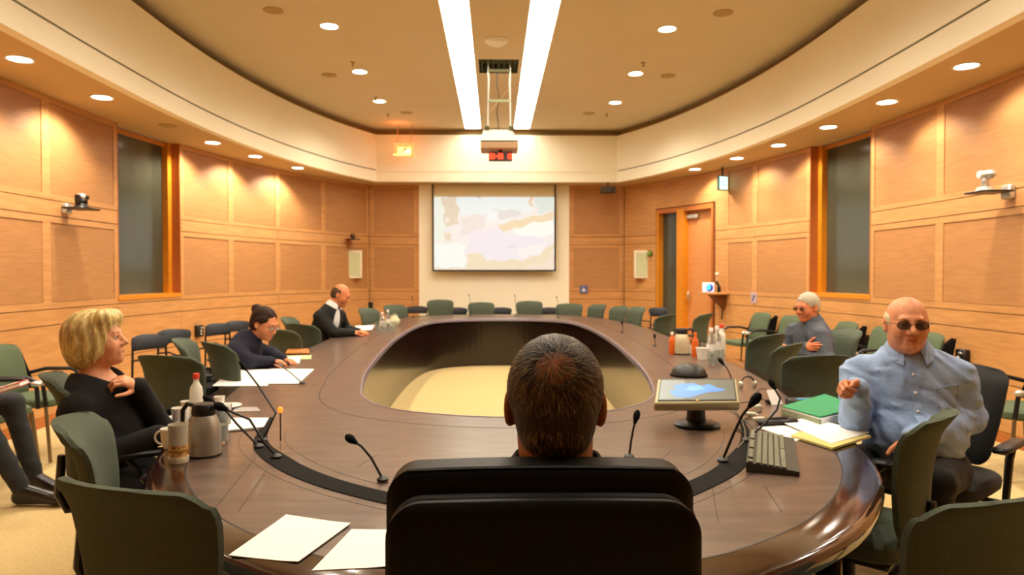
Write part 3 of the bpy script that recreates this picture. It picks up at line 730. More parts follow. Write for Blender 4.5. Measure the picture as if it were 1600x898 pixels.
# executive chair in front of the camera
p = W(850, 735, Y=.98)
t = thing('executive_chair', 'high black leather armchair seen from behind in the centre foreground', 'chair', (p[0], 1.14, 0), 0)
x0 = W(590,800,Y=.985)[0]-p[0]; x1 = W(1108,800,Y=.985)[0]-p[0]
def rslab(hw, z0, z1, y, th, r, n=10, bulge=.0, tilt=0.0, e=.012, crown=0):
    """upright pad with rounded upper corners and soft edges"""
    out = []
    def outline(s):
        L = []
        for k in range(n+1): a = PI*k/(2*n); L.append((hw-r+r*math.cos(a), z1-r+r*math.sin(a)))
        M_ = 10
        for k in range(1, M_): L.append((hw-r-(2*hw-2*r)*k/M_, z1))
        for k in range(n+1): a = PI/2+PI*k/(2*n); L.append((-hw+r+r*math.cos(a), z1-r+r*math.sin(a)))
        L += [(-hw, z0), (0,z0), (hw, z0)]
        c = ((z0+z1)/2)
        return [(x*(1-s/hw), c+(z-c)*(1-s/(z1-c))+crown*(1-(x/hw)**2)) for x, z in L]
    rings = []
    for dy, s in ((-th/2-bulge,.35*hw),(-th/2-bulge*.6,e*3),(-th/2,e),(-th/2+e,0.0),(th/2-e,0.0),(th/2,e),(th/2+bulge*.6,e*3),(th/2+bulge,.35*hw)):
        rings.append([(x, y+dy-tilt*(z-z0), z) for x, z in outline(s)])
    return MB().rings(rings)
hw = (x1-x0)/2
xm_ = (x0+x1)/2; t.location.x += xm_
ztop = W(850,746,Y=1.02)[2]
rslab(hw, .50, ztop, -.05, .075, .045, bulge=.012, crown=.006).build('back_cushion', M_leather, t)
rslab(hw*.96, .50, ztop-.03, -.115, .04, .05, bulge=.004, crown=.004, e=.01).build('back_panel', M_leather, t)
rslab(hw*.955, .50, ztop-.026, -.150, .028, .05, bulge=.004, crown=.004, e=.008).build('rear_cover', M_leather, t)
m = MB(); c = ztop+.001
m.tube([(-hw*.86+hw*1.72*k/20, -.05-.0375, c+.004*(1-((k-10)/10)**2)) for k in range(21)], .0035, 6); m.build('piping', M_leather, t)
cushion(MB(), .54, .5, .40, .12, y0=.16).build('seat', M_leather, t)
for sx in (-1,1):
    MB().tube([(sx*.27,.35,.44),(sx*.30,.33,.62),(sx*.30,.0,.66),(sx*.27,-.05,.60)], .02, 8).build('arm_frame', M_black, t)
    MB().box((sx*.30,.17,.665),(.075,.3,.035),None,.014).build('armrest', M_leather, t)
MB().lathe([(.001,.09),(.04,.09),(.035,.2),(.026,.21),(.026,.40),(.001,.40)], (0,.14,0), n=14).build('gas_column', M_black, t)
for k in range(5):
    a = 2*PI*k/5+.3; cc, s = math.cos(a), math.sin(a)
    g = MB().tube([(cc*.02,.14+s*.02,.12),(cc*.16,.14+s*.16,.10),(cc*.31,.14+s*.31,.075)], [.026,.022,.016], 6).build('leg', M_black, t)
    MB().lathe([(.001,-.02),(.026,-.02),(.03,0),(.026,.02),(.001,.02)], (cc*.31,.14+s*.31,.031), 12, frame((0,0,1),(-s,cc,0))).build('caster', M_softblack, g)
# ================================================================== people: distance fields turned into one smooth skin
def sd_rc(P, a, b, ra, rb):
    ba = b-a; l2 = float(ba@ba)+1e-12; rr_ = ra-rb; a2 = l2-rr_*rr_
    if a2 <= 0: return np.linalg.norm(P-a, axis=-1)-max(ra, rb)
    il2 = 1/l2; pa = P-a; y = pa@ba; z = y-l2
    x2 = ((pa*l2-y[...,None]*ba)**2).sum(-1); y2 = y*y*l2; z2 = z*z*l2
    k = math.copysign(1, rr_)*rr_*rr_*x2
    d = (np.sqrt(x2*a2*il2)+y*rr_)*il2-ra
    c1 = np.sign(z)*a2*z2 > k; c2 = np.sign(y)*a2*y2 < k
    d = np.where(c2, np.sqrt(x2+y2)*il2-ra, d)
    return np.where(c1, np.sqrt(x2+z2)*il2-rb, d)
def sd_el(P, c, r, R):
    q = P-c
    if R is not None: q = q@R
    r = np.array(r); k0 = np.sqrt(((q/r)**2).sum(-1)); k1 = np.sqrt(((q/(r*r))**2).sum(-1))
    return k0*(k0-1)/(k1+1e-9)
def RC(a, b, ra, rb=None, k=.02, op='+'): return ('rc', np.array(a, float), np.array(b, float), ra, ra if rb is None else rb, k, op)
def EL(c, r, R=None, k=.02, op='+'): return ('el', np.array(c, float), tuple(r), R, None, k, op)
def infl(p, d):
    if p[0] == 'rc': return ('rc', p[1], p[2], p[3]+d, p[4]+d, p[5], p[6])
    return ('el', p[1], tuple(q+d for q in p[2]), p[3], None, p[5], p[6])
def sdf_mesh(name, prims, vox, mats, parent=None, disp=None, matfn=None, lo=None, hi=None):
    def bb(p):
        if p[0] == 'rc': r = max(p[3], p[4]); return np.minimum(p[1], p[2])-r, np.maximum(p[1], p[2])+r
        r = max(p[2]) if p[3] is not None else np.array(p[2]); return p[1]-r, p[1]+r
    B = [bb(p) for p in prims if p[6] == '+']
    mn = np.min([b[0] for b in B], 0)-3*vox; mx = np.max([b[1] for b in B], 0)+3*vox
    n = np.ceil((mx-mn)/vox).astype(int)+1
    Fd = np.full(n, .05, np.float32)
    ax = [mn[i]+vox*np.arange(n[i]) for i in range(3)]
    for p in prims:
        b0, b1 = bb(p); mg = p[5]+3*vox
        i0 = np.clip(np.floor((b0-mg-mn)/vox).astype(int), 0, n-1); i1 = np.clip(np.ceil((b1+mg-mn)/vox).astype(int)+1, 1, n)
        if np.any(i1 <= i0): continue
        G = np.stack(np.meshgrid(ax[0][i0[0]:i1[0]], ax[1][i0[1]:i1[1]], ax[2][i0[2]:i1[2]], indexing='ij'), -1)
        d = sd_rc(G, p[1], p[2], p[3], p[4]) if p[0] == 'rc' else sd_el(G, p[1], p[2], p[3])
        sl = (slice(i0[0],i1[0]), slice(i0[1],i1[1]), slice(i0[2],i1[2])); old = Fd[sl]; k = p[5]
        if p[6] == '+':
            h = np.maximum(k-np.abs(old-d), 0)/k if k > 0 else 0; Fd[sl] = np.minimum(old, d)-h*h*k*.25
        else:
            d = -d; h = np.maximum(k-np.abs(old-d), 0)/k if k > 0 else 0; Fd[sl] = np.maximum(old, d)+h*h*k*.25
    if disp is not None:
        I = np.argwhere(np.abs(Fd) < 3*vox+.01)
        Pn = mn+I*vox; Fd[I[:,0],I[:,1],I[:,2]] += disp(Pn).astype(np.float32)
    S = Fd < 0
    cnt = np.zeros(n-1, np.int8)
    for a in (0,1):
        for b in (0,1):
            for c in (0,1): cnt += S[a:n[0]-1+a, b:n[1]-1+b, c:n[2]-1+c]
    act = (cnt > 0) & (cnt < 8); I = np.argwhere(act); idm = np.full(n-1, -1, np.int64); idm[act] = np.arange(len(I))
    pos = np.zeros((len(I), 3)); num = np.zeros(len(I))
    cor = [(a,b,c) for a in (0,1) for b in (0,1) for c in (0,1)]
    for a in cor:
        for d in range(3):
            if a[d] == 0:
                b = list(a); b[d] = 1
                va = Fd[I[:,0]+a[0], I[:,1]+a[1], I[:,2]+a[2]]; vb = Fd[I[:,0]+b[0], I[:,1]+b[1], I[:,2]+b[2]]
                cr = (va < 0) != (vb < 0); t = np.where(cr, va/np.where(cr, va-vb, 1), 0)
                q = np.array(a, float)[None]+t[:,None]*(np.array(b)-np.array(a))[None]
                pos += q*cr[:,None]; num += cr
    V = mn+(I+pos/num[:,None])*vox
    Q = []
    for d in range(3):
        e, f = (d+1) % 3, (d+2) % 3
        s0 = [slice(None)]*3; s1 = [slice(None)]*3; s0[d] = slice(0,-1); s1[d] = slice(1,None)
        ch = S[tuple(s0)] != S[tuple(s1)]; K = np.argwhere(ch); K = K[(K[:,e] > 0) & (K[:,f] > 0) & (K[:,e] < n[e]-1) & (K[:,f] < n[f]-1)]
        ins = S[K[:,0],K[:,1],K[:,2]]
        def cell(de, df):
            J = K.copy(); J[:,e] -= de; J[:,f] -= df; return idm[J[:,0],J[:,1],J[:,2]]
        q = np.stack([cell(1,1), cell(0,1), cell(0,0), cell(1,0)], 1); q[~ins] = q[~ins][:,::-1]; Q.append(q)
    Q = np.concatenate(Q)
    # light smoothing
    E = np.concatenate([Q[:,[0,1]],Q[:,[1,2]],Q[:,[2,3]],Q[:,[3,0]]]); deg = np.bincount(E[:,0], minlength=len(V))+np.bincount(E[:,1], minlength=len(V))
    for it in range(2):
        A = np.zeros_like(V)
        for c in range(3): A[:,c] = np.bincount(E[:,0], V[E[:,1],c], len(V))+np.bincount(E[:,1], V[E[:,0],c], len(V))
        V = V*.6+.4*A/np.maximum(deg, 1)[:,None]
    me = bpy.data.meshes.new(name); me.vertices.add(len(V)); me.vertices.foreach_set('co', V.astype(np.float32).ravel())
    me.loops.add(len(Q)*4); me.loops.foreach_set('vertex_index', Q.astype(np.int32).ravel())
    me.polygons.add(len(Q)); me.polygons.foreach_set('loop_start', (np.arange(len(Q))*4).astype(np.int32))
    try: me.polygons.foreach_set('loop_total', np.full(len(Q), 4, np.int32))
    except Exception: pass
    for m_ in (mats if isinstance(mats, (list,tuple)) else [mats]): me.materials.append(m_)
    if matfn is not None: me.polygons.foreach_set('material_index', matfn(V[Q].mean(1)).astype(np.int32))
    me.update(calc_edges=True); me.validate()
    me.polygons.foreach_set('use_smooth', np.ones(len(me.polygons), bool))
    o = bpy.data.objects.new(name, me); C.objects.link(o)
    if parent is not None: o.parent = parent; o.matrix_parent_inverse = Matrix.Translation(parent.location).inverted()
    return o
def folds(amp, sc_=34, seed=0):
    def f(P):
        x, y, z = P[:,0]*sc_+seed, P[:,1]*sc_+seed*2, P[:,2]*sc_
        w_ = np.sin(z*.7+2*np.sin(x*.35)+1.5*np.sin(y*.4))
        v = np.sin(x*.9+z*1.1+1.8*w_)*.6+np.sin(y*1.3-z*.8+2.2*np.sin(x*.5))*.5
        return amp*(v*np.abs(v))
    return f
def skin(name, c):
    return mat(name, c, .5, noise=.07, nscale=(40,40,40), bump=.12, spec=.4, col2=tuple(min(255, v+6) for v in c))
M_lip = mat('lip', (186,104,80), .5); M_eye = mat('eye_white', (232,226,214), .2); M_iris = mat('iris', (44,34,26), .15)
def head_prims(c, R, s=1.0, wide=1.0, jowl=0.0, nose=1.0):
    c = np.array(c, float)
    def T(x, y, z): return c+R@(np.array([x*wide, y, z])*s)
    p = [EL(T(0,-.015,.032), (.077*s*wide,.095*s,.086*s), R, .02), EL(T(0,.025,-.02), (.064*s*wide,.066*s,.088*s), R, .03),
         RC(T(0,.0,-.06), T(0,.052,-.09), (.052+jowl)*s*wide, (.027+jowl*.5)*s, .03),
         EL(T(.036,.055,-.03), (.028*s,.03*s,.034*s), R, .025), EL(T(-.036,.055,-.03), (.028*s,.03*s,.034*s), R, .025),
         RC(T(-.034,.081,.026), T(.034,.081,.026), .011*s, None, .016),
         EL(T(.033,.098,.002), (.02*s,.014*s,.012*s), R, .014, '-'), EL(T(-.033,.098,.002), (.02*s,.014*s,.012*s), R, .014, '-'),
         RC(T(0,.086,.018), T(0,.112*nose,-.026), .008*s, .0125*s, .012), EL(T(.012,.098,-.032), (.009*s,.011*s,.008*s), R, .008), EL(T(-.012,.098,-.032), (.009*s,.011*s,.008*s), R, .008),
         RC(T(-.019,.088,-.058), T(.019,.088,-.058), .0075*s, None, .008), RC(T(-.016,.087,-.071), T(.016,.087,-.071), .0085*s, None, .007),
         RC(T(-.022,.1,-.0645), T(.022,.1,-.0645), .0022*s, None, .004, '-'),
         EL(T(0,.074,-.096), (.022*s,.02*s,.017*s), R, .02),
         RC(T(-.042,.085,.009), T(-.024,.09,.011), .0055*s, None, .006), RC(T(.024,.09,.011), T(.042,.085,.009), .0055*s, None, .006)]
    for sx in (-1,1):
        Re = R@np.array(Matrix.Rotation(sx*.35, 3, 'Z'))
        p += [EL(T(sx*.079,-.012,-.004), (.009*s,.019*s,.033*s), Re, .006), EL(T(sx*.086,-.006,.002), (.006*s,.010*s,.018*s), Re, .004, '-'), RC(T(sx*.074,-.008,-.012), T(sx*.079,-.004,-.03), .009*s, .008*s, .008)]
    return p, T
def hand_prims(Wr, d, n, thumb, curl=(.4,.5,.4), sc_=1.0, tcurl=.4, spread=.12, fcurl=None):
    """wrist, pointing direction, palm normal (the side the fingers curl to) and thumb side (+1/-1 along d x n)"""
    d = np.array(d, float); d /= np.linalg.norm(d); n = np.array(n, float); n -= d*(n@d); n /= np.linalg.norm(n); t = np.cross(d, n)*thumb
    Wr = np.array(Wr, float); P = []; L = .088*sc_
    offs = (.027,.009,-.010,-.027); lens = (.072,.080,.074,.058); segs = (.45,.30,.25)
    for i in range(4):
        k0 = Wr+t*offs[i]*.55*sc_+d*.012; k1 = Wr+d*(L-.006*abs(i-1)*sc_)+t*offs[i]*sc_
        P.append(RC(k0, k1, .0135*sc_, .0105*sc_, .012))
        a = 0; q = k1; dd = d+t*spread*(1.5-i)/1.5*.5; dd /= np.linalg.norm(dd); r = .0092*sc_*(1 if i < 3 else .88)
        cu = curl if fcurl is None else fcurl[i]
        for j in range(3):
            a += cu[j]; v = dd*math.cos(a)+n*math.sin(a); e = q+v*lens[i]*segs[j]*1.08*sc_
            P.append(RC(q, e, r, r*.9, .003)); q = e; r *= .92
    P.append(RC(Wr, Wr+d*L*.6, .022*sc_, .02*sc_, .015))
    q = Wr+d*.018*sc_+t*.02*sc_+n*.006; r = .013*sc_
    for j, (l, aa) in enumerate(((.042,.0),(.034,.35),(.028,.35))):
        v = t*math.cos(.75+tcurl*j*.5)+d*math.sin(.75+tcurl*j*.5)+n*(.25+.25*j*tcurl); v /= np.linalg.norm(v)
        e = q+v*l*sc_; P.append(RC(q, e, r, r*.86, .008 if j == 0 else .003)); q = e; r *= .86
    return P
def drop_shoulders(g):
    m_ = (g['shl']+g['shr'])/2
    for s in ('l','r'): g['sh'+s] = m_+(g['sh'+s]-m_)*.93-np.array([0,0,.028])
def person(label, J, skinc, vox=.006, cloth=None, clothmat=None, trousermat=None, shoemat=None, fold=.004, head=None, hands=None, bulk=1.0, belly=0, neck_r=.052, sleeve=1.0, short=None):
    """J: world joints. Returns the body object and the head's frame function"""
    g = {k: np.array(v, float) for k, v in J.items()}; drop_shoulders(g)
    R = frame(head['f'], head.get('u', (0,0,1)))
    hp, T = head_prims(g['head'], R, head.get('s', 1.0), head.get('wide', 1.0), head.get('jowl', 0), head.get('nose', 1.0))
    up = g['neck']-g['pelvis']; up /= np.linalg.norm(up); rt = g['shr']-g['shl']; rt /= np.linalg.norm(rt); fw = np.cross(up, rt); fw /= np.linalg.norm(fw); rt = np.cross(fw, up)
    B = np.stack([rt, fw, up], 1); L = np.linalg.norm(g['neck']-g['pelvis']); sw = np.linalg.norm(g['shr']-g['shl'])/2
    mid = lambda t: g['pelvis']+up*L*t
    tor = [EL(mid(.02), (.155*bulk,.12*bulk,.12), B, .05), EL(mid(.32)+fw*(.02+belly*.5), (.142*bulk+belly*.5,.112*bulk+belly,.16), B, .06), EL(mid(.66)+fw*.01, (.158*bulk,.118*bulk,.17), B, .06),
           RC(g['shl']*.82+mid(.84)*.18, mid(.9), .052*bulk, .06, .05), RC(g['shr']*.82+mid(.84)*.18, mid(.9), .052*bulk, .06, .05), RC(mid(.84), g['neck']-up*.03, .078*bulk, .05, .05)]
    nk = [RC(g['neck']-up*.03, T(0,-.028,-.055), neck_r*1.12, neck_r, .03)]
    arms = []; fore = []
    for s in ('l','r'):
        arms += [RC(g['sh'+s], g['el'+s], .052*bulk, .040*bulk, .03), RC(g['el'+s], g['wr'+s], .039*bulk, .026, .02)]
    legs = []
    for s in ('l','r'):
        legs += [RC(g['hip'+s], g['kn'+s], .085*bulk, .056, .04), RC(g['kn'+s], g['an'+s], .054, .038, .03)]
    feet = [RC(g['an'+s]-np.array([0,0,.02]), g['toe'+s], .028, .018, .02) for s in ('l','r')]
    hn = []
    for h in hands or []: hn += hand_prims(**h)
    body_pr = [infl(p, -.008) for p in tor+arms+legs]+nk+hp+feet+hn
    Sk = skin('skin_%d_%d_%d' % skinc, skinc)
    c = T(0,.094,-.064)
    Ri = np.linalg.inv(R)
    def mf(X):
        q = (X-g['head'])@R/head.get('s', 1.0)
        return ((np.abs(q[:,0]) < .020) & (np.abs(q[:,2]+.064) < .007-.28*np.maximum(np.abs(q[:,0])-.004,0)) & (q[:,1] > .082)).astype(int)
    o = sdf_mesh('person', body_pr, vox, [Sk, M_lip], matfn=mf); tag(o, label, 'person')
    for sx in (-1,1):
        e = MB().ell(T(sx*.032,.079,.0025), [.0125*head.get('s',1)]*3, R, 14, 10).build('eye', M_eye, o)
        i_ = MB().ell(T(sx*.032,.079+.0100,.0025), (.0058,.0032,.0058), R, 12, 8).build('iris', M_iris, e)
        br = [T(sx*(.016+.030*k/6), .092-.002*k/6-.010*(k/6)**2, .021+.005*math.sin(k/6*PI)) for k in range(7)]
        if head.get('brow'): MB().tube(br, [.002,.0035,.004,.004,.0035,.003,.0015], 6).build('eyebrow', head['brow'], o)
    return o, T, dict(tor=tor, arms=arms, legs=legs, feet=feet, B=B, mid=mid, fw=fw, up=up, rt=rt, g=g, R=R, Sk=Sk, nk=nk)
def collar(o, D, m_, r=.068, h=.042, gap=.45, drop=.0, th=.004, tip=.03):
    """turned-down shirt collar round the neck, open at the front"""
    g = D['g']; mb = MB(); c = g['neck']+D['up']*(.012-drop); n = 26; rings = []
    fw, rt, up = D['fw'], D['rt'], D['up']
    for i in range(n+1):
        a = -PI/2+gap*.5+(2*PI-gap)*i/n+PI      # starts and ends at the front
        a = PI/2+gap*.5+(2*PI-gap)*i/n
        dr = rt*math.cos(a)+fw*math.sin(a); front = max(0, math.sin(a))**2
        top = c+dr*r*.92+up*(h-.014*front); out = c+dr*(r+.020+tip*.5*front)+up*(-.004-tip*.7*front)
        rings.append([c+dr*(r*.94)+up*(-.02), top-dr*th, top+up*.002, out+dr*th, out-up*.003, top+dr*th*.6-up*.004])
    mb.rings(rings); ob = mb.build('collar', m_, o); return ob
def clothes(o, name, prims, amt, vox, m_, fold, seed=0, cut=(), sc_=34, parent=None):
    return sdf_mesh(name, [infl(p, amt) for p in prims]+list(cut), vox, m_, parent=parent or o, disp=folds(fold, sc_, seed) if fold else None)
def hair_strands(o, T, R, cfun, n, dens, mats, seed=1, ln=(.015,.03), wd=.0009, lift=.12, cr=(0,-.05,.11), s=1.0, base=((0,-.015,.032),(.077,.095,.086)), name='hair', wide=1.0):
    """short hairs lying along the scalp, running away from the crown cr (head frame)"""
    rg = random.Random(seed); mb = MB(); bc, br = np.array(base[0]), np.array(base[1]); cr = np.array(cr); k = 0; tries = 0
    while k < n and tries < n*12:
        tries += 1
        v = np.array([rg.gauss(0,1) for _ in range(3)]); v /= np.linalg.norm(v)
        p = bc+v*br
        if rg.random() > dens(p): continue
        nrm = v/br; nrm /= np.linalg.norm(nrm)
        t = p-cr; sw_ = np.cross(nrm, t); t = t/np.linalg.norm(t)+.35*sw_/np.linalg.norm(sw_)*math.exp(-np.linalg.norm(p-cr)*18)+np.array([rg.gauss(0,.22) for _ in range(3)])
        t[2] -= .35*max(0, .06-p[2])/.06
        t -= nrm*(t@nrm); t /= np.linalg.norm(t)
        L = ln[0]+(ln[1]-ln[0])*rg.random(); side = np.cross(nrm, t)*wd*(.6+.8*rg.random()); lf = lift*(.4+1.1*rg.random())
        a = p+nrm*cfun(p); b = a+t*L*.5+nrm*(lf*L*.5); c = a+t*L-nrm*L*L*2.2+nrm*(lf*L*.7)
        mb.cur = min(len(mats)-1, int(rg.random()**1.3*len(mats)))
        q = lambda x: T(x[0], x[1], x[2])
        mb.add([q(a-side), q(a+side), q(b+side*.8), q(b-side*.8), q(c)], [(0,1,2,3),(3,2,4)])
        k += 1
    me = bpy.data.meshes.new(name); me.from_pydata(mb.v, [], mb.f)
    for m_ in mats: me.materials.append(m_)
    me.polygons.foreach_set('material_index', mb.mi)
    ob = bpy.data.objects.new(name, me); C.objects.link(ob); ob.parent = o; ob['kind'] = 'stuff'; return ob
def trousers(o, D, m_, vox=.008, amt=.012, seed=0, fold=.004):
    return clothes(o, 'trousers', [D['tor'][0]]+D['legs'], amt, vox, m_, fold, seed)
def shoes(o, D, m_):
    for s in ('l','r'):
        a, t = D['g']['an'+s], D['g']['toe'+s]; f = (t-a); f[2] = 0; f /= np.linalg.norm(f); zb_ = t[2]-.034
        sdf_mesh('shoe', [RC(a*[1,1,0]+np.array([0,0,zb_+.04])-f*.02, t+f*.01, .042, .032, .02), RC(a*[1,1,0]+np.array([0,0,zb_+.07]), a*[1,1,0]+np.array([0,0,zb_+.09]), .042, .04, .03), RC(a, t, .043, .034, .02), EL(t+f*.02, (.05,.07,.028), frame(f), .02)], .007, m_, parent=o)
def glasses(o, T, m_, lens, tint=False, rx=.0235, rz=.018, s=1.0):
    fr = MB()
    for sx in (-1,1):
        c = (sx*.033, .104, .002)
        pts = [T(c[0]+rx*math.cos(a), c[1]-.006*abs(math.cos(a)*sx-1)*.0-.25*max(0, rx*math.cos(a)*sx)**1*.35, c[2]+rz*math.sin(a)) for a in [2*PI*k/20 for k in range(21)]]
        fr.tube(pts, .0016, 6, cap=False)
        fr.tube([T(sx*(.033+rx), .1, .008), T(sx*.077, .085, .010), T(sx*.084, .0, .006), T(sx*.083, -.012, -.004)], .0015, 6)
    fr.tube([T(-.011,.106,.006), T(0,.110,.009), T(.011,.106,.006)], .0016, 6)
    g = fr.build('glasses', m_, o)
    for sx in (-1,1):
        pts = [T(sx*.033+rx*.95*math.cos(a), .1038, .002+rz*.95*math.sin(a)) for a in [2*PI*k/20 for k in range(20)]]
        b = [T(sx*.033+rx*.95*math.cos(a), .1022, .002+rz*.95*math.sin(a)) for a in [2*PI*k/20 for k in range(20)]]
        MB().rings([b, pts]).build('lens', lens, g, False)
M_shoe = mat('black_shoe', (20,18,16), .3)
M_lens = mat('clear_lens', (230,230,225), .05, alpha=.25, spec=.8)
M_lensd = mat('tinted_lens', (60,34,22), .08, alpha=.58, spec=.8)
M_gold = mat('thin_frame', (70,50,34), .3, metal=.5)
def A3(*v): return np.array(v, float)
# ---- man seen from behind in the centre
hc = A3(*W(867, 607, Y=1.215)); hc[2] = 1.332-.118
J = dict(head=hc, neck=hc+A3(0,-.035,-.135), pelvis=(hc[0]-.01,1.24,.56), shl=hc+A3(-.19,-.02,-.175), shr=hc+A3(.19,-.02,-.175),
         ell=hc+A3(-.24,.12,-.43), elr=hc+A3(.24,.12,-.43), wrl=hc+A3(-.12,.40,-.445), wrr=hc+A3(.12,.40,-.445),
         hipl=(hc[0]-.1,1.27,.55), hipr=(hc[0]+.1,1.27,.55), knl=(hc[0]-.12,1.70,.56), knr=(hc[0]+.12,1.70,.56), anl=(hc[0]-.12,1.75,.10), anr=(hc[0]+.12,1.75,.10), toel=(hc[0]-.13,1.90,.045), toer=(hc[0]+.13,1.90,.045))
o, T, D = person('man in black suit seen from behind, short greying hair thinning at the crown', J, (168,108,66), .0055, head=dict(f=(.05,1,-.06), wide=.99, brow=mat('brow_dark', (60,44,30), .8)),
   hands=[dict(Wr=J['wrl'], d=(.75,.6,-.05), n=(0,0,-1), thumb=1, curl=(.25,.3,.2)), dict(Wr=J['wrr'], d=(-.75,.6,-.05), n=(0,0,-1), thumb=-1, curl=(.25,.3,.2))], neck_r=.060)
M_suit = mat('black_suit', (10,10,11), .85, noise=.1, nscale=(120,120,120), bump=.15)
clothes(o, 'jacket', D['tor']+D['arms']+[RC(hc+A3(-.075,-.045,-.138), hc+A3(.075,-.045,-.138), .026, None, .03)], .014, .008, M_suit, .002, 1)
collar(o, D, M_suit, r=.078, h=.040, gap=.9, tip=.0, drop=-.004)
trousers(o, D, M_suit, .009); shoes(o, D, M_shoe)
H1 = [mat('hair_dark', (26,18,12), .5, spec=.4), mat('hair_brown', (50,37,24), .5, spec=.4), mat('hair_grey', (100,84,60), .5, spec=.5), mat('hair_pale', (160,142,108), .5, spec=.6)]
def hz(p):   # where hair grows on this head
    x, y, z = p
    if y > .055 and z < .06: return 0
    if z < -.035-(.03 if y < -.03 else 0)+abs(x)*.1: return 0
    if y > .02 and z < .0: return 0
    dc = math.sqrt(((x+.006)*.85)**2+((y+.085)*1.0)**2+((z-.066)*.85)**2)
    return 1 if dc > .055 else .30+.7*max(0, (dc-.015)/.04)**1.5
cap1 = [EL(T(0,-.017,.030), (.080,.098,.088), D['R'], .02), EL(T(0,-.035,-.035), (.062,.07,.062), D['R'], .03),
        EL(T(0,.10,-.03), (.10,.085,.105), D['R'], .015, '-'), EL(T(-.004,-.104,.078), (.042,.022,.034), D['R'], .010, '-'), EL(T(0,-.06,-.14), (.15,.15,.062), D['R'], .01, '-'),
        EL(T(.084,.0,-.012), (.02,.026,.038), D['R'], .008, '-'), EL(T(-.084,.0,-.012), (.02,.026,.038), D['R'], .008, '-')]
def bristle(P): return .0012*np.sin(P[:,0]*420+3*np.sin(P[:,2]*90))*np.sin(P[:,2]*300+P[:,1]*200)
sdf_mesh('hair', cap1, .0045, mat('hair_base', (34,24,15), .7, noise=.5, nscale=(160,160,60), bump=.5, col2=(60,46,30)), parent=o, disp=bristle)
hair_strands(o, T, D['R'], lambda p: .001, 17000, hz, H1, ln=(.012,.028), wd=.00045, lift=.10, cr=(-.006,-.095,.075), base=((0,-.017,.030),(.0805,.0985,.0885)))
hair_strands(o, T, D['R'], lambda p: .001, 4500, lambda p: 1 if (p[2] < .02 and p[1] < .0 and p[2] > -.085) else 0, H1, seed=3, ln=(.01,.02), wd=.00045, lift=.06, cr=(-.004,-.06,.15), base=((0,-.035,-.035),(.0625,.0705,.0625)))
# ---- blonde woman on the left, in profile
hc = A3(*W(154, 531, Y=3.05)); f = A3(.97,.14,.12)
ox = hc[0]; oy = hc[1]
J = dict(head=hc, neck=hc+A3(-.025,.0,-.148), pelvis=(ox+.05,oy+.02,.56), shl=hc+A3(.02,.17,-.25), shr=hc+A3(-.01,-.16,-.255),
         ell=hc+A3(.19,.15,-.42), elr=hc+A3(.06,-.17,-.48), wrl=hc+A3(.165,.0,-.205), wrr=hc+A3(.28,-.07,-.395),
         hipl=(ox+.06,oy+.1,.54), hipr=(ox+.06,oy-.08,.54), knl=(ox+.36,oy+.10,.54), knr=(ox+.36,oy-.08,.54), anl=(ox+.34,oy+.1,.10), anr=(ox+.34,oy-.08,.10), toel=(ox+.43,oy+.1,.045), toer=(ox+.43,oy-.08,.045))
Mbl = [mat('blonde_mid', (206,170,96), .45, noise=.3, nscale=(90,90,14), bump=.5, col2=(236,208,140), spec=.6)]
o, T, D = person('blonde woman in a black jumper seen in profile, hand raised to her collar', J, (226,158,116), .0055, head=dict(f=f, u=(-.1,0,1), s=.95, brow=mat('brow_fair', (150,110,66), .8)),
   hands=[dict(Wr=J['wrl'], d=(-.35,-.6,.45), n=(-.5,.1,-.5), thumb=1, curl=(.8,.9,.5), sc_=.92), dict(Wr=J['wrr'], d=(.85,.15,-.12), n=(.1,-.1,-1), thumb=1, curl=(.5,.6,.4), sc_=.92)], bulk=.94, neck_r=.046)
M_jump = mat('black_jumper', (13,12,13), .95, noise=.15, nscale=(150,150,150), bump=.3)
clothes(o, 'jumper', D['tor']+D['arms'], .018, .007, M_jump, .003, 2, cut=[EL(D['g']['neck']+D['fw']*.05+D['up']*.012, (.078,.085,.070), D['B'], .008, '-'), RC(D['g']['neck']-D['up']*.01, D['g']['neck']+D['up']*.06, .062, .08, .008, '-')])
trousers(o, D, M_suit, .009); shoes(o, D, M_shoe)
def streak(P): 
    return .0035*np.sin(np.arctan2(P[:,1]-D['g']['head'][1], P[:,0]-D['g']['head'][0])*16+2.5*np.sin(P[:,2]*26))
R = D['R']
hb = [EL(T(0,-.025,.045), (.096,.112,.093), R, .02), EL(T(0,-.055,-.015), (.094,.088,.095), R, .03), EL(T(.06,-.01,-.01), (.032,.055,.078), R, .025), EL(T(-.06,-.01,-.01), (.032,.055,.078), R, .025),
      RC(T(-.055,.055,.092), T(.06,.05,.095), .036, .036, .03), EL(T(0,-.062,-.06), (.072,.066,.062), R, .03),
      EL(T(0,.105,-.045), (.085,.065,.115), R, .012, '-'), EL(T(0,.05,-.13), (.07,.08,.07), R, .02, '-')]
sdf_mesh('hair', hb, .005, Mbl, parent=o, disp=streak)
Mst = [mat('blonde_light', (240,216,156), .4, spec=.6), mat('blonde_deep', (170,130,64), .5, spec=.6), mat('blonde_tone', (214,182,112), .45, spec=.6)]
hair_strands(o, T, R, lambda p: .0, 5000, lambda p: 0 if (p[1] > .03 and p[2] < .075) or p[2] < -.06 else 1, Mst, seed=6, ln=(.03,.06), wd=.0008, lift=.05, cr=(0,-.03,.15), base=((0,-.03,.03),(.101,.118,.108)))
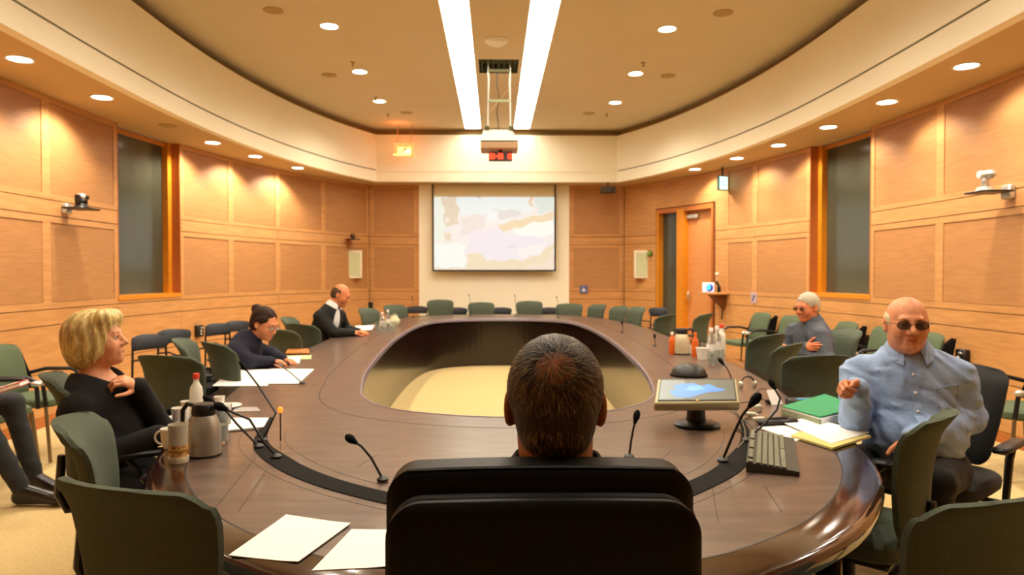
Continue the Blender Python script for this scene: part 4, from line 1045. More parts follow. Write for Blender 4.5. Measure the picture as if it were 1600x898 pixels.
# necklace-like pale neckline
ring = []
c = D['g']['neck']-D['up']*.012
MB().tube([c+(D['rt']*math.cos(a)*.083+D['fw']*(math.sin(a)*.078+.012))-D['up']*(.0+.032*max(0,math.sin(a))) for a in [2*PI*k/30 for k in range(31)]], .0045, 6).build('neckline', mat('pale_trim', (214,186,140), .7), o)
MB().ell(T(.083,-.004,-.045), (.006,.006,.006)).build('earring', M_white, o)
# ---- woman in navy, writing
hc = A3(*W(414, 506, Y=5.35)); ox, oy = hc[0], hc[1]
J = dict(head=hc, neck=hc+A3(-.115,.01,-.10), pelvis=(ox-.34,oy+.02,.55), shl=hc+A3(-.15,.18,-.17), shr=hc+A3(-.17,-.15,-.17),
         ell=hc+A3(-.02,.24,-.31), elr=hc+A3(-.05,-.20,-.32), wrl=hc+A3(.10,.10,-.305), wrr=hc+A3(.06,-.05,-.295),
         hipl=(ox-.30,oy+.1,.54), hipr=(ox-.30,oy-.08,.54), knl=(ox+.10,oy+.10,.54), knr=(ox+.10,oy-.08,.54), anl=(ox+.08,oy+.1,.10), anr=(ox+.08,oy-.08,.10), toel=(ox+.21,oy+.1,.045), toer=(ox+.21,oy-.08,.045))
for k in ('wrl','wrr'): J[k][2] = TZ+.035
for k in ('ell','elr'): J[k][2] = TZ+.06
o, T, D = person('dark-haired woman in a navy jumper and glasses bent over her notes, writing', J, (206,134,92), .0055, head=dict(f=(.82,-.36,-.36), u=(.35,-.1,1), s=.96, brow=mat('brow_dark', (60,44,30), .8)),
   hands=[dict(Wr=J['wrl'], d=(.9,-.35,-.05), n=(0,0,-1), thumb=1, curl=(.5,.6,.4), sc_=.92), dict(Wr=J['wrr'], d=(.93,.1,.05), n=(.1,.1,-1), thumb=-1, curl=(.7,.8,.5), sc_=.92)], bulk=.92, neck_r=.045)
M_nav = mat('navy_jumper', (20,22,44), .92, noise=.12, nscale=(140,140,140), bump=.25)
clothes(o, 'jumper', D['tor']+D['arms'], .018, .008, M_nav, .004, 3); trousers(o, D, M_suit, .01); shoes(o, D, M_shoe)
for s in ('l','r'):
    a, b = D['g']['el'+s], D['g']['wr'+s]; u = (b-a)/np.linalg.norm(b-a); MB().tube([b-u*.03, b+u*.004], [.044,.040], 14).build('cuff', M_paper, o)
R = D['R']
hb = [EL(T(0,-.026,.042), (.084,.1,.086), R, .02), EL(T(0,-.05,-.02), (.076,.07,.075), R, .03), RC(T(.06,-.02,.03), T(.068,-.03,-.02), .022, .018, .02), RC(T(-.06,-.02,.03), T(-.068,-.03,-.02), .022, .018, .02), EL(T(0,-.126,.078), (.038,.036,.036), R, .012),
      EL(T(0,.104,-.012), (.078,.07,.108), R, .012, '-'), EL(T(.085,.0,-.02), (.02,.026,.04), R, .008, '-'), EL(T(-.085,.0,-.02), (.02,.026,.04), R, .008, '-'), EL(T(0,.03,-.14), (.1,.12,.08), R, .02, '-')]
M_dkh = mat('dark_brown_hair', (46,27,17), .7, noise=.3, nscale=(90,90,20), bump=.4, spec=.25)
sdf_mesh('hair', hb, .0055, M_dkh, parent=o, disp=lambda P: .003*np.sin(P[:,1]*150+2*np.sin(P[:,2]*40)))
glasses(o, T, M_gold, M_lens)
# ---- man in dark suit, far left, reading
hc = A3(*W(533, 461, Y=7.9)); ox, oy = hc[0], hc[1]
J = dict(head=hc, neck=hc+A3(-.09,.0,-.125), pelvis=(ox-.30,oy+.0,.56), shl=hc+A3(-.05,.17,-.21), shr=hc+A3(-.21,-.13,-.21),
         ell=hc+A3(.0,.24,-.42), elr=hc+A3(-.04,-.19,-.43), wrl=hc+A3(.17,.08,-.42), wrr=hc+A3(.13,-.06,-.42),
         hipl=(ox-.28,oy+.1,.54), hipr=(ox-.28,oy-.1,.54), knl=(ox+.14,oy+.10,.54), knr=(ox+.14,oy-.1,.54), anl=(ox+.12,oy+.1,.10), anr=(ox+.12,oy-.1,.10), toel=(ox+.26,oy+.1,.045), toer=(ox+.26,oy-.1,.045))
for k in ('wrl','wrr'): J[k][2] = TZ+.04
for k in ('ell','elr'): J[k][2] = TZ+.055
o, T, D = person('balding man in a black jacket and white shirt reading at the far left', J, (214,132,86), .0065, head=dict(f=(.86,-.15,-.40), u=(.35,0,1), wide=1.0, brow=mat('brow_dark', (60,44,30), .8)),
   hands=[dict(Wr=J['wrl'], d=(.85,-.5,.1), n=(0,0,-1), thumb=1, curl=(.6,.7,.4)), dict(Wr=J['wrr'], d=(.9,.4,.1), n=(0,0,-1), thumb=-1, curl=(.6,.7,.4))], neck_r=.056)
B = D['B']; vcut = [RC(D['mid'](.98)+D['fw']*.155, D['mid'](.28)+D['fw']*.17, .075, .045, .01, '-')]
clothes(o, 'jacket', D['tor']+D['arms'], .02, .008, M_suit, .004, 4, cut=vcut)
M_wsh = mat('white_shirt', (232,232,236), .8, noise=.02, nscale=(30,30,30))
clothes(o, 'shirt', D['tor'][1:], .008, .008, M_wsh, .001, 5); collar(o, D, M_wsh, r=.068, h=.05, gap=.5, tip=.02)
trousers(o, D, M_suit, .01); shoes(o, D, M_shoe)
R = D['R']
hb = [EL(T(0,-.02,.02), (.084,.098,.078), R, .02), EL(T(0,-.05,-.02), (.07,.066,.06), R, .03), EL(T(0,.085,-.0), (.12,.09,.13), R, .012, '-'), EL(T(0,.0,.125), (.062,.13,.062), R, .02, '-'), EL(T(0,.0,-.15), (.15,.15,.085), R, .01, '-'),
      EL(T(.085,.0,-.02), (.02,.026,.04), R, .008, '-'), EL(T(-.085,.0,-.02), (.02,.026,.04), R, .008, '-')]
sdf_mesh('hair', hb, .0055, mat('hair_brown_grey', (74,56,40), .6, noise=.3, nscale=(90,90,60), bump=.4), parent=o)
# ---- man in blue shirt, right
hc = A3(*W(1417, 506, Y=3.05)); ox, oy = hc[0], hc[1]
J = dict(head=hc, neck=hc+A3(.035,.05,-.125), pelvis=(ox+.10,oy+.12,.58), shl=hc+A3(.245,.0,-.205), shr=hc+A3(-.165,.13,-.215),
         ell=hc+A3(.285,-.0,-.42), elr=hc+A3(-.215,.02,-.425), wrl=hc+A3(-.085,-.19,-.455), wrr=hc+A3(-.30,-.16,-.255),
         hipl=(ox+.20,oy+.04,.56), hipr=(ox+.02,oy+.16,.56), knl=(ox-.05,oy-.30,.60), knr=(ox-.36,oy-.02,.585), anl=(ox-.10,oy-.32,.10), anr=(ox-.36,oy-.04,.10), toel=(ox-.16,oy-.44,.045), toer=(ox-.48,oy-.12,.045))
o, T, D = person('heavy bald man in a light blue shirt and tinted glasses turned to the viewer', J, (222,148,104), .0048, head=dict(f=(-.30,-.94,-.02), s=1.0, wide=1.06, jowl=.012, nose=1.03, brow=mat('brow_brown', (120,72,44), .8)),
   hands=[dict(Wr=J['wrl'], d=(-.6,-.75,-.28), n=(.1,.1,-1), thumb=-1, curl=(.35,.4,.3)), dict(Wr=J['wrr'], d=(-.85,-.2,.12), n=(.2,-.75,-.6), thumb=1, curl=(1.3,1.2,.8), tcurl=1.2)], bulk=1.16, belly=.06, neck_r=.066)
M_blue = mat('blue_shirt', (144,170,212), .75, noise=.05, nscale=(14,14,20), bump=.8, col2=(152,178,218))
clothes(o, 'shirt', D['tor']+D['arms'], .018, .0055, M_blue, .0065, 6, sc_=52)
collar(o, D, M_blue, r=.080, h=.045, gap=.7, tip=.06)
m = MB(); fw, up, rt = D['fw'], D['up'], D['rt']
for k in range(5):
    q = D['mid'](.80-.15*k)+fw*(.152+[0,.02,.05,.055,.04][k])*1.03
from mathutils.bvhtree import BVHTree
sh = [q for q in o.children if q.name.startswith('shirt')][0]
bv = BVHTree.FromPolygons([v.co[:] for v in sh.data.vertices], [p.vertices[:] for p in sh.data.polygons])
def onto(p, d):
    h = bv.ray_cast(Vector(p-d*.6), Vector(d)); return None if h[0] is None else (np.array(h[0]), np.array(h[1]))
L_ = []
for k in range(30):
    q = D['mid'](.93-.82*k/29)+rt*(.012+.0*k)
    h = onto(q+fw*.6*0, -fw)
    if h: L_.append(h)
ml = MB(); ml.rings([[tuple(h[0]-rt*.016+h[1]*.001), tuple(h[0]-rt*.016+h[1]*.0035), tuple(h[0]+rt*.016+h[1]*.0035), tuple(h[0]+rt*.016+h[1]*.001)] for h in L_]); pk = ml.build('placket', M_blue, o)
for h in L_[2::5]: MB().ell(h[0]+h[1]*.004, (.006,.006,.006), None, 10, 6).build('button', M_white, pk)
pts = []
c0_ = D['mid'](.66)-rt*.115
for a, b in ((-.05,.05),(-.05,-.05),(0,-.065),(.05,-.05),(.05,.05),(-.05,.05)):
    for t_ in (0,.25,.5,.75):
        pts.append((a,b))
path = [(-.05,.05),(-.05,-.05),(0,-.068),(.05,-.05),(.05,.05),(-.05,.05)]; P2 = []
for i in range(5):
    for k in range(6):
        a = path[i][0]+(path[i+1][0]-path[i][0])*k/6; b = path[i][1]+(path[i+1][1]-path[i][1])*k/6
        h = onto(c0_+rt*a+up*b, -fw)
        if h: P2.append(h[0]+h[1]*.001)
MB().tube(P2+P2[:1], .0018, 5, cap=False).build('pocket_seam', M_blue, o)
trousers(o, D, mat('black_trousers', (14,14,16), .85), .009); shoes(o, D, M_shoe)
R = D['R']
hb = [EL(T(0,-.02,.018), (.087,.1,.082), R, .02), EL(T(0,-.05,-.02), (.074,.066,.06), R, .03), EL(T(0,.118,-.0), (.13,.082,.13), R, .012, '-'), EL(T(0,.02,.135), (.062,.14,.05), R, .02, '-'), EL(T(0,.0,-.15), (.15,.15,.105), R, .01, '-'),
      EL(T(.089,.0,-.02), (.02,.026,.042), R, .008, '-'), EL(T(-.089,.0,-.02), (.02,.026,.042), R, .008, '-')]
M_whh = mat('white_hair', (226,206,168), .6, noise=.15, nscale=(120,120,60), bump=.4)
sdf_mesh('hair', hb, .0045, M_whh, parent=o)
glasses(o, T, M_gold, M_lensd, rx=.025, rz=.0185)
# ---- grey-haired man with folded arms
hc = A3(*W(1261, 480, Y=5.95)); ox, oy = hc[0], hc[1]
J = dict(head=hc, neck=hc+A3(.05,.02,-.125), pelvis=(ox+.17,oy+.10,.56), shl=hc+A3(.04,-.18,-.21), shr=hc+A3(-.02,.24,-.20),
         ell=hc+A3(.05,-.27,-.42), elr=hc+A3(-.11,.22,-.42), wrl=hc+A3(-.16,-.05,-.36), wrr=hc+A3(-.075,-.14,-.33),
         hipl=(ox+.12,oy-.0,.55), hipr=(ox+.10,oy+.18,.55), knl=(ox-.36,oy-.06,.56), knr=(ox-.36,oy+.16,.56), anl=(ox-.40,oy-.06,.10), anr=(ox-.40,oy+.16,.10), toel=(ox-.54,oy-.08,.045), toer=(ox-.54,oy+.16,.045))
o, T, D = person('grey-haired man in a slate jacket sitting back with folded arms', J, (214,128,84), .006, head=dict(f=(-.86,-.42,-.14), s=1.0, brow=mat('brow_grey', (130,110,90), .8), jowl=.005),
   hands=[dict(Wr=J['wrl'], d=(-.35,.8,.1), n=(.8,.3,-.1), thumb=1, curl=(.5,.5,.3)), dict(Wr=J['wrr'], d=(.15,-.75,.15), n=(.8,-.1,0), thumb=1, curl=(.5,.5,.3))], bulk=1.05, neck_r=.058)
M_slate = mat('slate_jacket', (74,80,92), .8, noise=.08, nscale=(60,60,60), bump=.2)
clothes(o, 'jacket', D['tor']+D['arms'], .020, .008, M_slate, .006, 7); collar(o, D, M_slate, r=.076, h=.05, gap=1.0, tip=.04)
collar(o, D, mat('dark_shirt', (26,26,34), .8), r=.066, h=.045, gap=.5, tip=.0).name = 'shirt_collar'
trousers(o, D, mat('jeans', (58,76,104), .85, noise=.12, nscale=(60,60,60), bump=.2), .009); shoes(o, D, M_shoe)
R = D['R']
hb = [EL(T(0,-.02,.038), (.086,.102,.092), R, .02), EL(T(0,-.05,-.01), (.075,.068,.07), R, .03), EL(T(0,.108,-.02), (.09,.07,.098), R, .012, '-'), EL(T(0,.0,-.15), (.15,.15,.09), R, .01, '-'),
      EL(T(.089,.0,-.02), (.02,.026,.042), R, .008, '-'), EL(T(-.089,.0,-.02), (.02,.026,.042), R, .008, '-')]
sdf_mesh('hair', hb, .0055, mat('grey_hair', (176,168,148), .6, noise=.2, nscale=(90,90,60), bump=.5), parent=o, disp=lambda P: .0015*np.sin(P[:,2]*200+P[:,0]*150))
glasses(o, T, M_gold, M_lensd, rx=.022, rz=.014)
# ---- person at the left edge, legs in view
fx = A3(*W(62, 778, z=.04))     # shoe
kx = A3(*W(30, 640, Y=fx[1]+.02))
J = dict(head=(-3.78,fx[1]+.02,1.19), neck=(-3.82,fx[1]+.02,1.06), pelvis=(-3.80,fx[1]+.05,.56), shl=(-3.78,fx[1]+.23,.97), shr=(-3.78,fx[1]-.15,.97),
         ell=(-3.60,fx[1]+.26,.74), elr=(-3.60,fx[1]-.20,.74), wrl=(-3.36,fx[1]+.14,.76), wrr=(-3.34,fx[1]-.06,.74),
         hipl=(-3.75,fx[1]+.15,.56), hipr=(-3.75,fx[1]-.04,.56), knl=(-3.12,fx[1]+.18,.60), knr=(-3.10,fx[1]-.10,.52), anl=(-2.98,fx[1]+.18,.12), anr=(-2.93,fx[1]-.02,.10), toel=(-2.79,fx[1]+.14,.045), toer=(-2.72,fx[1]-.03,.045))
o, T, D = person('person cut by the left edge in dark grey trousers, holding a red book', J, (200,130,92), .007, head=dict(f=(1,0,-.1), brow=mat('brow_dark', (60,44,30), .8)),
   hands=[dict(Wr=J['wrl'], d=(.8,-.3,.1), n=(0,0,1), thumb=-1, curl=(.5,.5,.3)), dict(Wr=J['wrr'], d=(.8,.3,.1), n=(0,0,1), thumb=1, curl=(.5,.5,.3))])
M_dgrey = mat('dark_grey_cloth', (40,42,44), .9, noise=.1, nscale=(100,100,100), bump=.2)
clothes(o, 'jacket', D['tor']+D['arms'], .018, .009, M_dgrey, .004, 8); trousers(o, D, M_dgrey, .008); shoes(o, D, M_shoe)
sdf_mesh('hair', [EL(T(0,-.02,.038), (.084,.1,.09), D['R'], .02), EL(T(0,.108,-.02), (.09,.07,.098), D['R'], .012, '-')], .007, M_dkh, parent=o)
bk = A3(*W(18, 606, Y=fx[1]+.0))
t = thing('book', 'red and white paperback in the hands of the person at the left edge', 'book', bk+A3(-.03,0,.0), .25)
Rb = np.array(Matrix.Rotation(-.30, 3, 'Y'))
MB().box((0,0,0),(.20,.14,.022),Rb,.002).build('pages', M_paper, t, False)
for z in (-.013,.013): MB().box(Rb@A3(0,0,z),(.21,.15,.003),Rb).build('cover', mat('red_cover', (196,44,40), .5), t, False)
MB().box(Rb@A3(.02,0,.0155),(.07,.1,.002),Rb).build('title_patch', M_white, t, False)
MB().box(Rb@A3(-.055,0,.0155),(.04,.1,.002),Rb).build('title_patch', M_white, t, False)
# ================================================================== things on the table
def T_(px, py, dz=0): p = W(px, py, z=TZ+dz); return p
def sheet(corners, label, name='paper_sheet', cat='paper', z=.0, th=.0016, m_=None, group=None, curl=0.0):
    P = [T_(*c)[:2] for c in corners]; c = np.mean(P, 0); mb = MB(); n = 6; V = []
    for lay in (0, 1):
        for j in range(n+1):
            for i in range(n+1):
                u, v = i/n, j/n; q = (P[0]*(1-u)+P[1]*u)*(1-v)+(P[3]*(1-u)+P[2]*u)*v-c
                V.append((q[0], q[1], lay*th+curl*(max(0, u-.6)**2+max(0, .25-v)**2)*2))
    N = (n+1)**2; Fs = []
    for j in range(n):
        for i in range(n):
            a = j*(n+1)+i; Fs += [(a,a+n+1,a+n+2,a+1),(N+a,N+a+1,N+a+n+2,N+a+n+1)]
    E = list(range(n))+[j*(n+1)+n for j in range(n)]+[n*(n+1)+i for i in range(n,0,-1)]+[j*(n+1) for j in range(n,0,-1)]
    for k in range(len(E)): a, b = E[k], E[(k+1)%len(E)]; Fs.append((a,b,N+b,N+a))
    mb.add(V, Fs); o = mb.build(name, m_ or M_paper, smooth=False); o.location = (c[0], c[1], TZ+z+.0004); return tag(o, label, cat, group)
sheet([(447,805),(548,820),(466,880),(357,868)], 'blank white sheet nearest the lower left green chair', curl=.01, group='loose papers in front of the centre chair')
sheet([(549,828),(648,829),(615,886),(487,892)], 'blank white sheet partly hidden by the black leather chair', curl=.008, group='loose papers in front of the centre chair')
sheet([(352,654),(420,654),(412,668),(350,674)], 'small white paper behind the steel carafe', z=.003)
sheet([(352,659),(414,664),(405,672),(350,676)], 'dark folder under the small white paper behind the carafe', 'dark_folder', 'folder', m_=M_black, th=.0025)
sheet([(362,578),(430,577),(418,603),(332,603)], 'left half of the wide spread of white papers by the writing woman', group='papers spread by the writing woman')
sheet([(425,577),(491,577),(466,600),(400,600)], 'right half of the wide spread of white papers by the writing woman', z=.002, group='papers spread by the writing woman')
sheet([(412,562),(470,558),(468,568),(405,573)], 'white notepad sheet under the writing woman\'s hands', 'notepad', z=.0, th=.008)
sheet([(447,556),(487,555),(486,561),(440,562)], 'pale green sheet under the brown envelope', m_=mat('pale_green', (190,206,150), .7), th=.003)
sheet([(450,547),(482,547),(484,554),(446,554)], 'brown envelope beyond the writing woman', 'envelope', 'envelope', z=.004, m_=mat('kraft', (176,112,50), .8), th=.012)
sheet([(556,509),(585,508),(581,515),(552,516)], 'white paper before the man in the black jacket')
sheet([(367,637),(402,637),(407,643),(364,644)], 'blister pack lying behind the carafe beside the small white paper', 'tablet_pack', 'medicine', m_=mat('foil', (196,200,204), .3, metal=.4), th=.004)
def lathe_thing(name, label, cat, px, py, parts, group=None, z=0, s=1.0):
    p = T_(px, py, z); t = thing(name, label, cat, (p[0], p[1], TZ+z+.0005), 0, group)
    for nm, prof, m_ in parts: MB().lathe([(r*s, h*s) for r, h in prof], n=28).build(nm, m_, t)
    return t
M_clear = mat('clear_plastic', (236,240,238), .06, trans=.92, spec=.6)
M_water = mat('water_tint', (226,232,228), .1, alpha=.5)
# steel carafe
def carafe(px, py, label, s=1.0, body=None, ha=PI):
    t = lathe_thing('thermal_carafe', label, 'carafe', px, py, [
      ('body', [(.001,0),(.056,0),(.062,.006),(.063,.02),(.062,.09),(.056,.125),(.046,.150),(.042,.158),(.001,.158)], body or M_steel),
      ('base_ring', [(.058,-.0),(.0645,.0),(.0645,.008),(.058,.008),(.058,0)], M_black),
      ('lid', [(.001,.156),(.043,.156),(.045,.17),(.040,.195),(.036,.200),(.001,.202)], M_black)], s=s)
    c, s_ = math.cos(ha), math.sin(ha)
    MB().tube([(c*.040*s, s_*.04*s, .190*s), (c*.07*s, s_*.07*s, .196*s), (c*.092*s, s_*.092*s, .170*s), (c*.094*s, s_*.094*s, .120*s), (c*.085*s, s_*.085*s, .085*s)], [.010*s,.010*s,.009*s,.008*s,.006*s], 8).build('handle', M_black, t)
    MB().box((-c*.044*s, -s_*.044*s, .188*s), (.03*s,.026*s,.016*s), Rz(ha), .004).build('spout', M_black, t)
    return t
carafe(319, 711, 'brushed steel carafe with black lid beside the latte cup on the left', 1.0, ha=2.9)
carafe(1065, 553, 'cream-coloured carafe with a black lid among the bottles on the right', 1.12, mat('cream_steel', (214,204,172), .35, metal=.3), ha=-.3)
M_lat = mat('latte_print', (180,92,40), .5, noise=.5, nscale=(60,60,40), col2=(226,170,110))
lathe_thing('takeaway_cup', 'printed coffee cup with a pale top in front of the steel carafe', 'cup', 279, 722, [
   ('bottom', [(.001,0),(.034,0),(.036,.004),(.036,.022),(.001,.022)], mat('cup_cream', (232,222,196), .5)),
   ('sleeve', [(.031,.022),(.033,.024),(.0335,.112),(.031,.114),(.031,.022)], M_lat),
   ('band', [(.0335,.040),(.0342,.041),(.0345,.052),(.0335,.053),(.0335,.040)], mat('band_gold', (196,150,60), .5)),
   ('top_part', [(.001,.022),(.0325,.022),(.034,.112),(.0350,.142),(.033,.142),(.032,.114),(.001,.112)], mat('cup_grey', (196,188,170), .4))])
def mug(px, py, label, s=1.0, ha=PI, group=None):
    t = lathe_thing('mug', label, 'mug', px, py, [('cup', [(.001,.004),(.026,.0),(.030,.004),(.038,.04),(.040,.085),(.037,.085),(.034,.04),(.026,.010),(.001,.009)], M_white)], group, s=s)
    c, s_ = math.cos(ha), math.sin(ha)
    MB().tube([(c*(.036+.03*math.sin(a))*s, s_*(.036+.03*math.sin(a))*s, (.045+.028*math.cos(a))*s) for a in [PI*k/10 for k in range(11)]], .0045*s, 6).build('handle', M_white, t); return t
mug(267, 700, 'white mug half hidden behind the printed coffee cup', .95, PI)
mug(282, 664, 'white mug behind the steel carafe handle', .95, 2.4)
def bottle(px, py, label, capc, s=1.0, tint=None, bodym=None, group=None, lab=True):
    parts = [('body', [(.001,0),(.030,0),(.032,.006),(.032,.13),(.028,.155),(.014,.18),(.012,.20),(.001,.20)], bodym or M_clear),
             ('cap', [(.001,.198),(.0155,.198),(.0155,.222),(.013,.226),(.001,.226)], capc)]
    if lab: parts.append(('sleeve', [(.0322,.05),(.0335,.05),(.0335,.11),(.0322,.11),(.0322,.05)], tint or M_white))
    return lathe_thing('bottle', label, 'bottle', px, py, parts, group, s=s)
M_redcap = mat('red_cap', (214,60,34), .4); M_juice = mat('orange_juice', (224,104,30), .3); M_milk = mat('white_bottle', (232,230,214), .35)
bottle(307, 652, 'milky bottle with a bright red cap behind the steel carafe', M_redcap, .95, bodym=M_milk, lab=False)
def lid_cup(px, py, label, r=.03, h=.05, m_=None, group='white cups'):
    return lathe_thing('paper_cup', label, 'cup', px, py, [('cup', [(.001,0),(r*.75,0),(r,h),(r*.93,h),(r*.7,.004),(.001,.004)], m_ or M_white), ('rim', [(r*.94,h-.002),(r*1.06,h-.001),(r*1.06,h+.003),(r*.94,h+.003),(r*.94,h-.002)], m_ or M_white)], group)
lid_cup(292, 646, 'small white paper cup left of the red-capped bottle', .028, .06)
lid_cup(343, 638, 'small white paper cup right of the red-capped bottle, behind the carafe', .026, .06)
def saucer(px, py, label, r=.075): return lathe_thing('saucer', label, 'saucer', px, py, [('plate', [(.001,0),(r*.5,0),(r,.012),(r,.015),(r*.5,.005),(.001,.005)], M_white)])
saucer(354, 637, 'white saucer behind the carafe by the pill packet')
def tumbler(px, py, label, s=1.0, group='clear drinking glasses'):
    return lathe_thing('glass_tumbler', label, 'glass', px, py, [('glass', [(.001,0),(.026,0),(.028,.003),(.034,.11),(.032,.11),(.026,.008),(.001,.006)], M_clear), ('water', [(.001,.009),(.0255,.009),(.029,.06),(.001,.06)], M_water)], group, s=s)
tumbler(341, 692, 'clear glass half hidden right of the steel carafe', 1.3); tumbler(352, 664, 'clear glass standing on the small white paper', .9)
# white device under the blonde woman's hand
p = T_(250, 664)
t = thing('notebook', 'thin white notebook under the blonde woman\'s hand at the table edge', 'notebook', (p[0]+.02, p[1]+.03, TZ+.001), .2)
MB().box((0,0,.007),(.15,.21,.011),None,.001).build('pages', M_paper, t, False); MB().box((0,0,.0145),(.155,.215,.003),None,.001).build('cover', M_white, t, False)
# far left glassware
bottle(597, 514, 'clear bottle at the left end of the far glassware', M_white, .95, group='clear bottles far left'); bottle(606, 511, 'clear bottle beside the pale bowl at the far left', M_white, 1.0, group='clear bottles far left')
tumbler(590, 517, 'clear tumbler nearest the man in the black jacket'); tumbler(601, 518, 'clear tumbler before the far clear bottles'); tumbler(613, 517, 'clear tumbler in front of the round pale jug')
lathe_thing('round_jug', 'round pale jug behind the tumblers at the far left', 'jug', 616, 510, [('body', [(.001,0),(.04,0),(.075,.05),(.075,.09),(.045,.13),(.04,.15),(.001,.15)], mat('pale_jug', (216,214,176), .3)), ('lid', [(.001,.15),(.042,.15),(.03,.17),(.001,.172)], mat('sage_lid', (110,122,92), .4))])
# right glassware
bottle(1050, 553, 'orange juice bottle left of the cream carafe', M_milk, .85, bodym=M_juice, lab=False)
t = bottle(1086, 557, 'orange drink bottle with white cap behind the white cup', M_juice, .9, bodym=M_juice, lab=False)
lid_cup(1097, 561, 'large white paper cup nearest of the glassware on the right', .048, .09, group='white cups'); lid_cup(1077, 553, 'small black-banded cup between the cream carafe and the orange bottle', .032, .07)
bottle(1111, 560, 'clear bottle with white cap right of the white cup', M_white, 1.12, group='clear bottles on the right'); bottle(1120, 556, 'second clear bottle with white cap right of the white cup', M_white, 1.12, group='clear bottles on the right')
bottle(1127, 553, 'slim white bottle with a red cap at the right of the glassware', M_redcap, 1.15, bodym=M_milk, lab=False)
tumbler(1112, 571, 'clear tumbler before the right-hand clear bottles'); tumbler(1124, 568, 'clear tumbler beside the slim white bottle'); tumbler(1102, 556, 'clear tumbler behind the large white cup')
# ---- microphones
def mic(base, pts, label, r=.0045, head=.014, hl=.05, ring=False):
    """base pixel on the table; pts: (px,py,Y) points the stalk passes, last one the head"""
    b = T_(*base); P = [np.array([0,0,0.004])]
    t = thing('gooseneck_microphone', label, 'microphone', (b[0],b[1],TZ+.0045), 0, 'gooseneck microphones')
    for px, py, dy in pts: P.append(W(px, py, Y=b[1]+dy)-np.array([b[0],b[1],TZ+.0045]))
    MB().lathe([(.001,0),(.020,0),(.020,.006),(.010,.014),(.001,.016)], n=16).build('socket', M_black, t)
    MB().tube([tuple(q) for q in P], r, 8).build('stalk', M_black, t)
    d = P[-1]-P[-2]; d /= np.linalg.norm(d)
    MB().tube([P[-1]-d*hl*.3, P[-1]+d*0, P[-1]+d*hl*.25, P[-1]+d*hl*.6, P[-1]+d*hl*.8], [r*1.3, head*.7, head, head*.9, head*.35], 14).build('windscreen', M_softblack, t)
    if ring: MB().tube([P[-2]+d*.004, P[-2]+d*.02], head*.8, 10).build('light_ring', M_orange, t)
    return t
mic((598,752), [(580,715,.0),(565,697,.01),(553,689,.02)], 'microphone left of the man seen from behind', .0045, .0145, .045)
mic((983,716), [(986,690,.0),(990,668,.01),(993,656,.02)], 'microphone right of the man seen from behind', .0042, .0135, .05)
mic((1129,722), [(1145,680,0),(1160,648,-.02),(1175,630,-.03)], 'tall microphone with a thick head beside the keyboard', .0055, .018, .06)
mic((1166,690), [(1195,662,0),(1214,640,0),(1219,622,.02),(1209,604,.05)], 'curved microphone leaning toward the green binder', .0045, .014, .045)
mic((404,700), [(370,662,0),(352,640,0),(332,628,0)], 'microphone stalk reaching over the carafe, lower of the crossed pair', .005, .013, .055)
mic((432,716), [(412,690,0),(390,655,0),(368,646,0),(350,638,0)], 'microphone stalk reaching over the carafe, upper of the crossed pair', .005, .017, .05)
mic((410,690), [(420,668,0),(431,645,0),(405,604,.05),(382,574,.1)], 'tall bent microphone before the spread of white papers', .0042, .010, .05)
mic((472,600), [(455,583,0),(440,572,.02),(430,567,.04)], 'thin microphone lying across the right half of the papers', .004, .008, .03)
mic((1143,598), [(1142,588,0),(1136,575,.02),(1129,567,.04)], 'small microphone behind the monitor by the tumblers', .0045, .014, .05)
for px, py, lb in ((1023,541,'small far microphone left of the cream carafe'),(972,520,'small far microphone before the fourth right-bend chair')):
    mic((px,py), [(px+1,py-8,0),(px,py-14,0)], lb, .004, .013, .04)
for px, py, lb in ((646,497,'thin far microphone before the dark chair at the cream panel edge'),(735,494,'thin far microphone between the first two far green chairs'),(806,494,'thin far microphone between the last two far green chairs'),(872,497,'thin far microphone at the right edge of the cream panel')):
    mic((px,py), [(px,py-18,0),(px-1,py-28,0),(px-2,py-32,0)], lb, .003, .008, .03)
p = W(438,640,Y=W(431,690,z=TZ)[1])
t = tag(MB().ell((0,0,0),(.011,.011,.013)).build('signal_lamp', M_orange), 'small glowing orange lamp beside the bent microphone elbow', 'lamp'); t.location = p
MB().tube([(0,0,-.01),(0,0,-(p[2]-TZ)+.004)], .003, 6).build('stem', M_black, t)
# ---- monitor lying back
c0 = W(1023,628,Y=3.08); c1 = W(1156,627,Y=3.08); c2 = W(1148,592,Y=3.34); c3 = W(1031,592,Y=3.34)
cc = (c0+c1+c2+c3)/4; ex = (c1-c0)/np.linalg.norm(c1-c0); ey = ((c2+c3)/2-(c0+c1)/2); hgt = np.linalg.norm(ey); ey /= hgt; ez = np.cross(ex, ey); RM = np.stack([ex,ey,ez],1)
wid = (np.linalg.norm(c1-c0)+np.linalg.norm(c2-c3))/2
t = thing('monitor', 'silver flat monitor tilted far back showing a blue picture', 'monitor', (cc[0],cc[1],TZ+.001))
o_ = np.array([0,0,cc[2]-TZ-.001])
MB().box(RM@A3(0,0,-.022)+o_,(wid+.012,hgt+.014,.042),RM,.006).build('case', mat('monitor_silver', (168,160,124), .4, metal=.2), t)
MB().box(RM@A3(0,.002,.0015)+o_,(wid-.016,hgt-.016,.003),RM).build('bezel', M_black, t, False)
def flat(mb, P, z): 
    return mb.add([tuple(RM@A3(x*wid/2,y*hgt/2,z)+o_) for x,y in P]+[tuple(RM@A3(x*wid/2,y*hgt/2,z-.0006)+o_) for x,y in P], [tuple(range(len(P))), tuple(range(len(P),2*len(P)))[::-1]])
flat(MB(), [(-.93,-.86),(.92,-.86),(.92,.86),(-.93,.86)], .0036).build('display', mat('screen_grey', (84,88,78), .35, emit=.25), t, False)
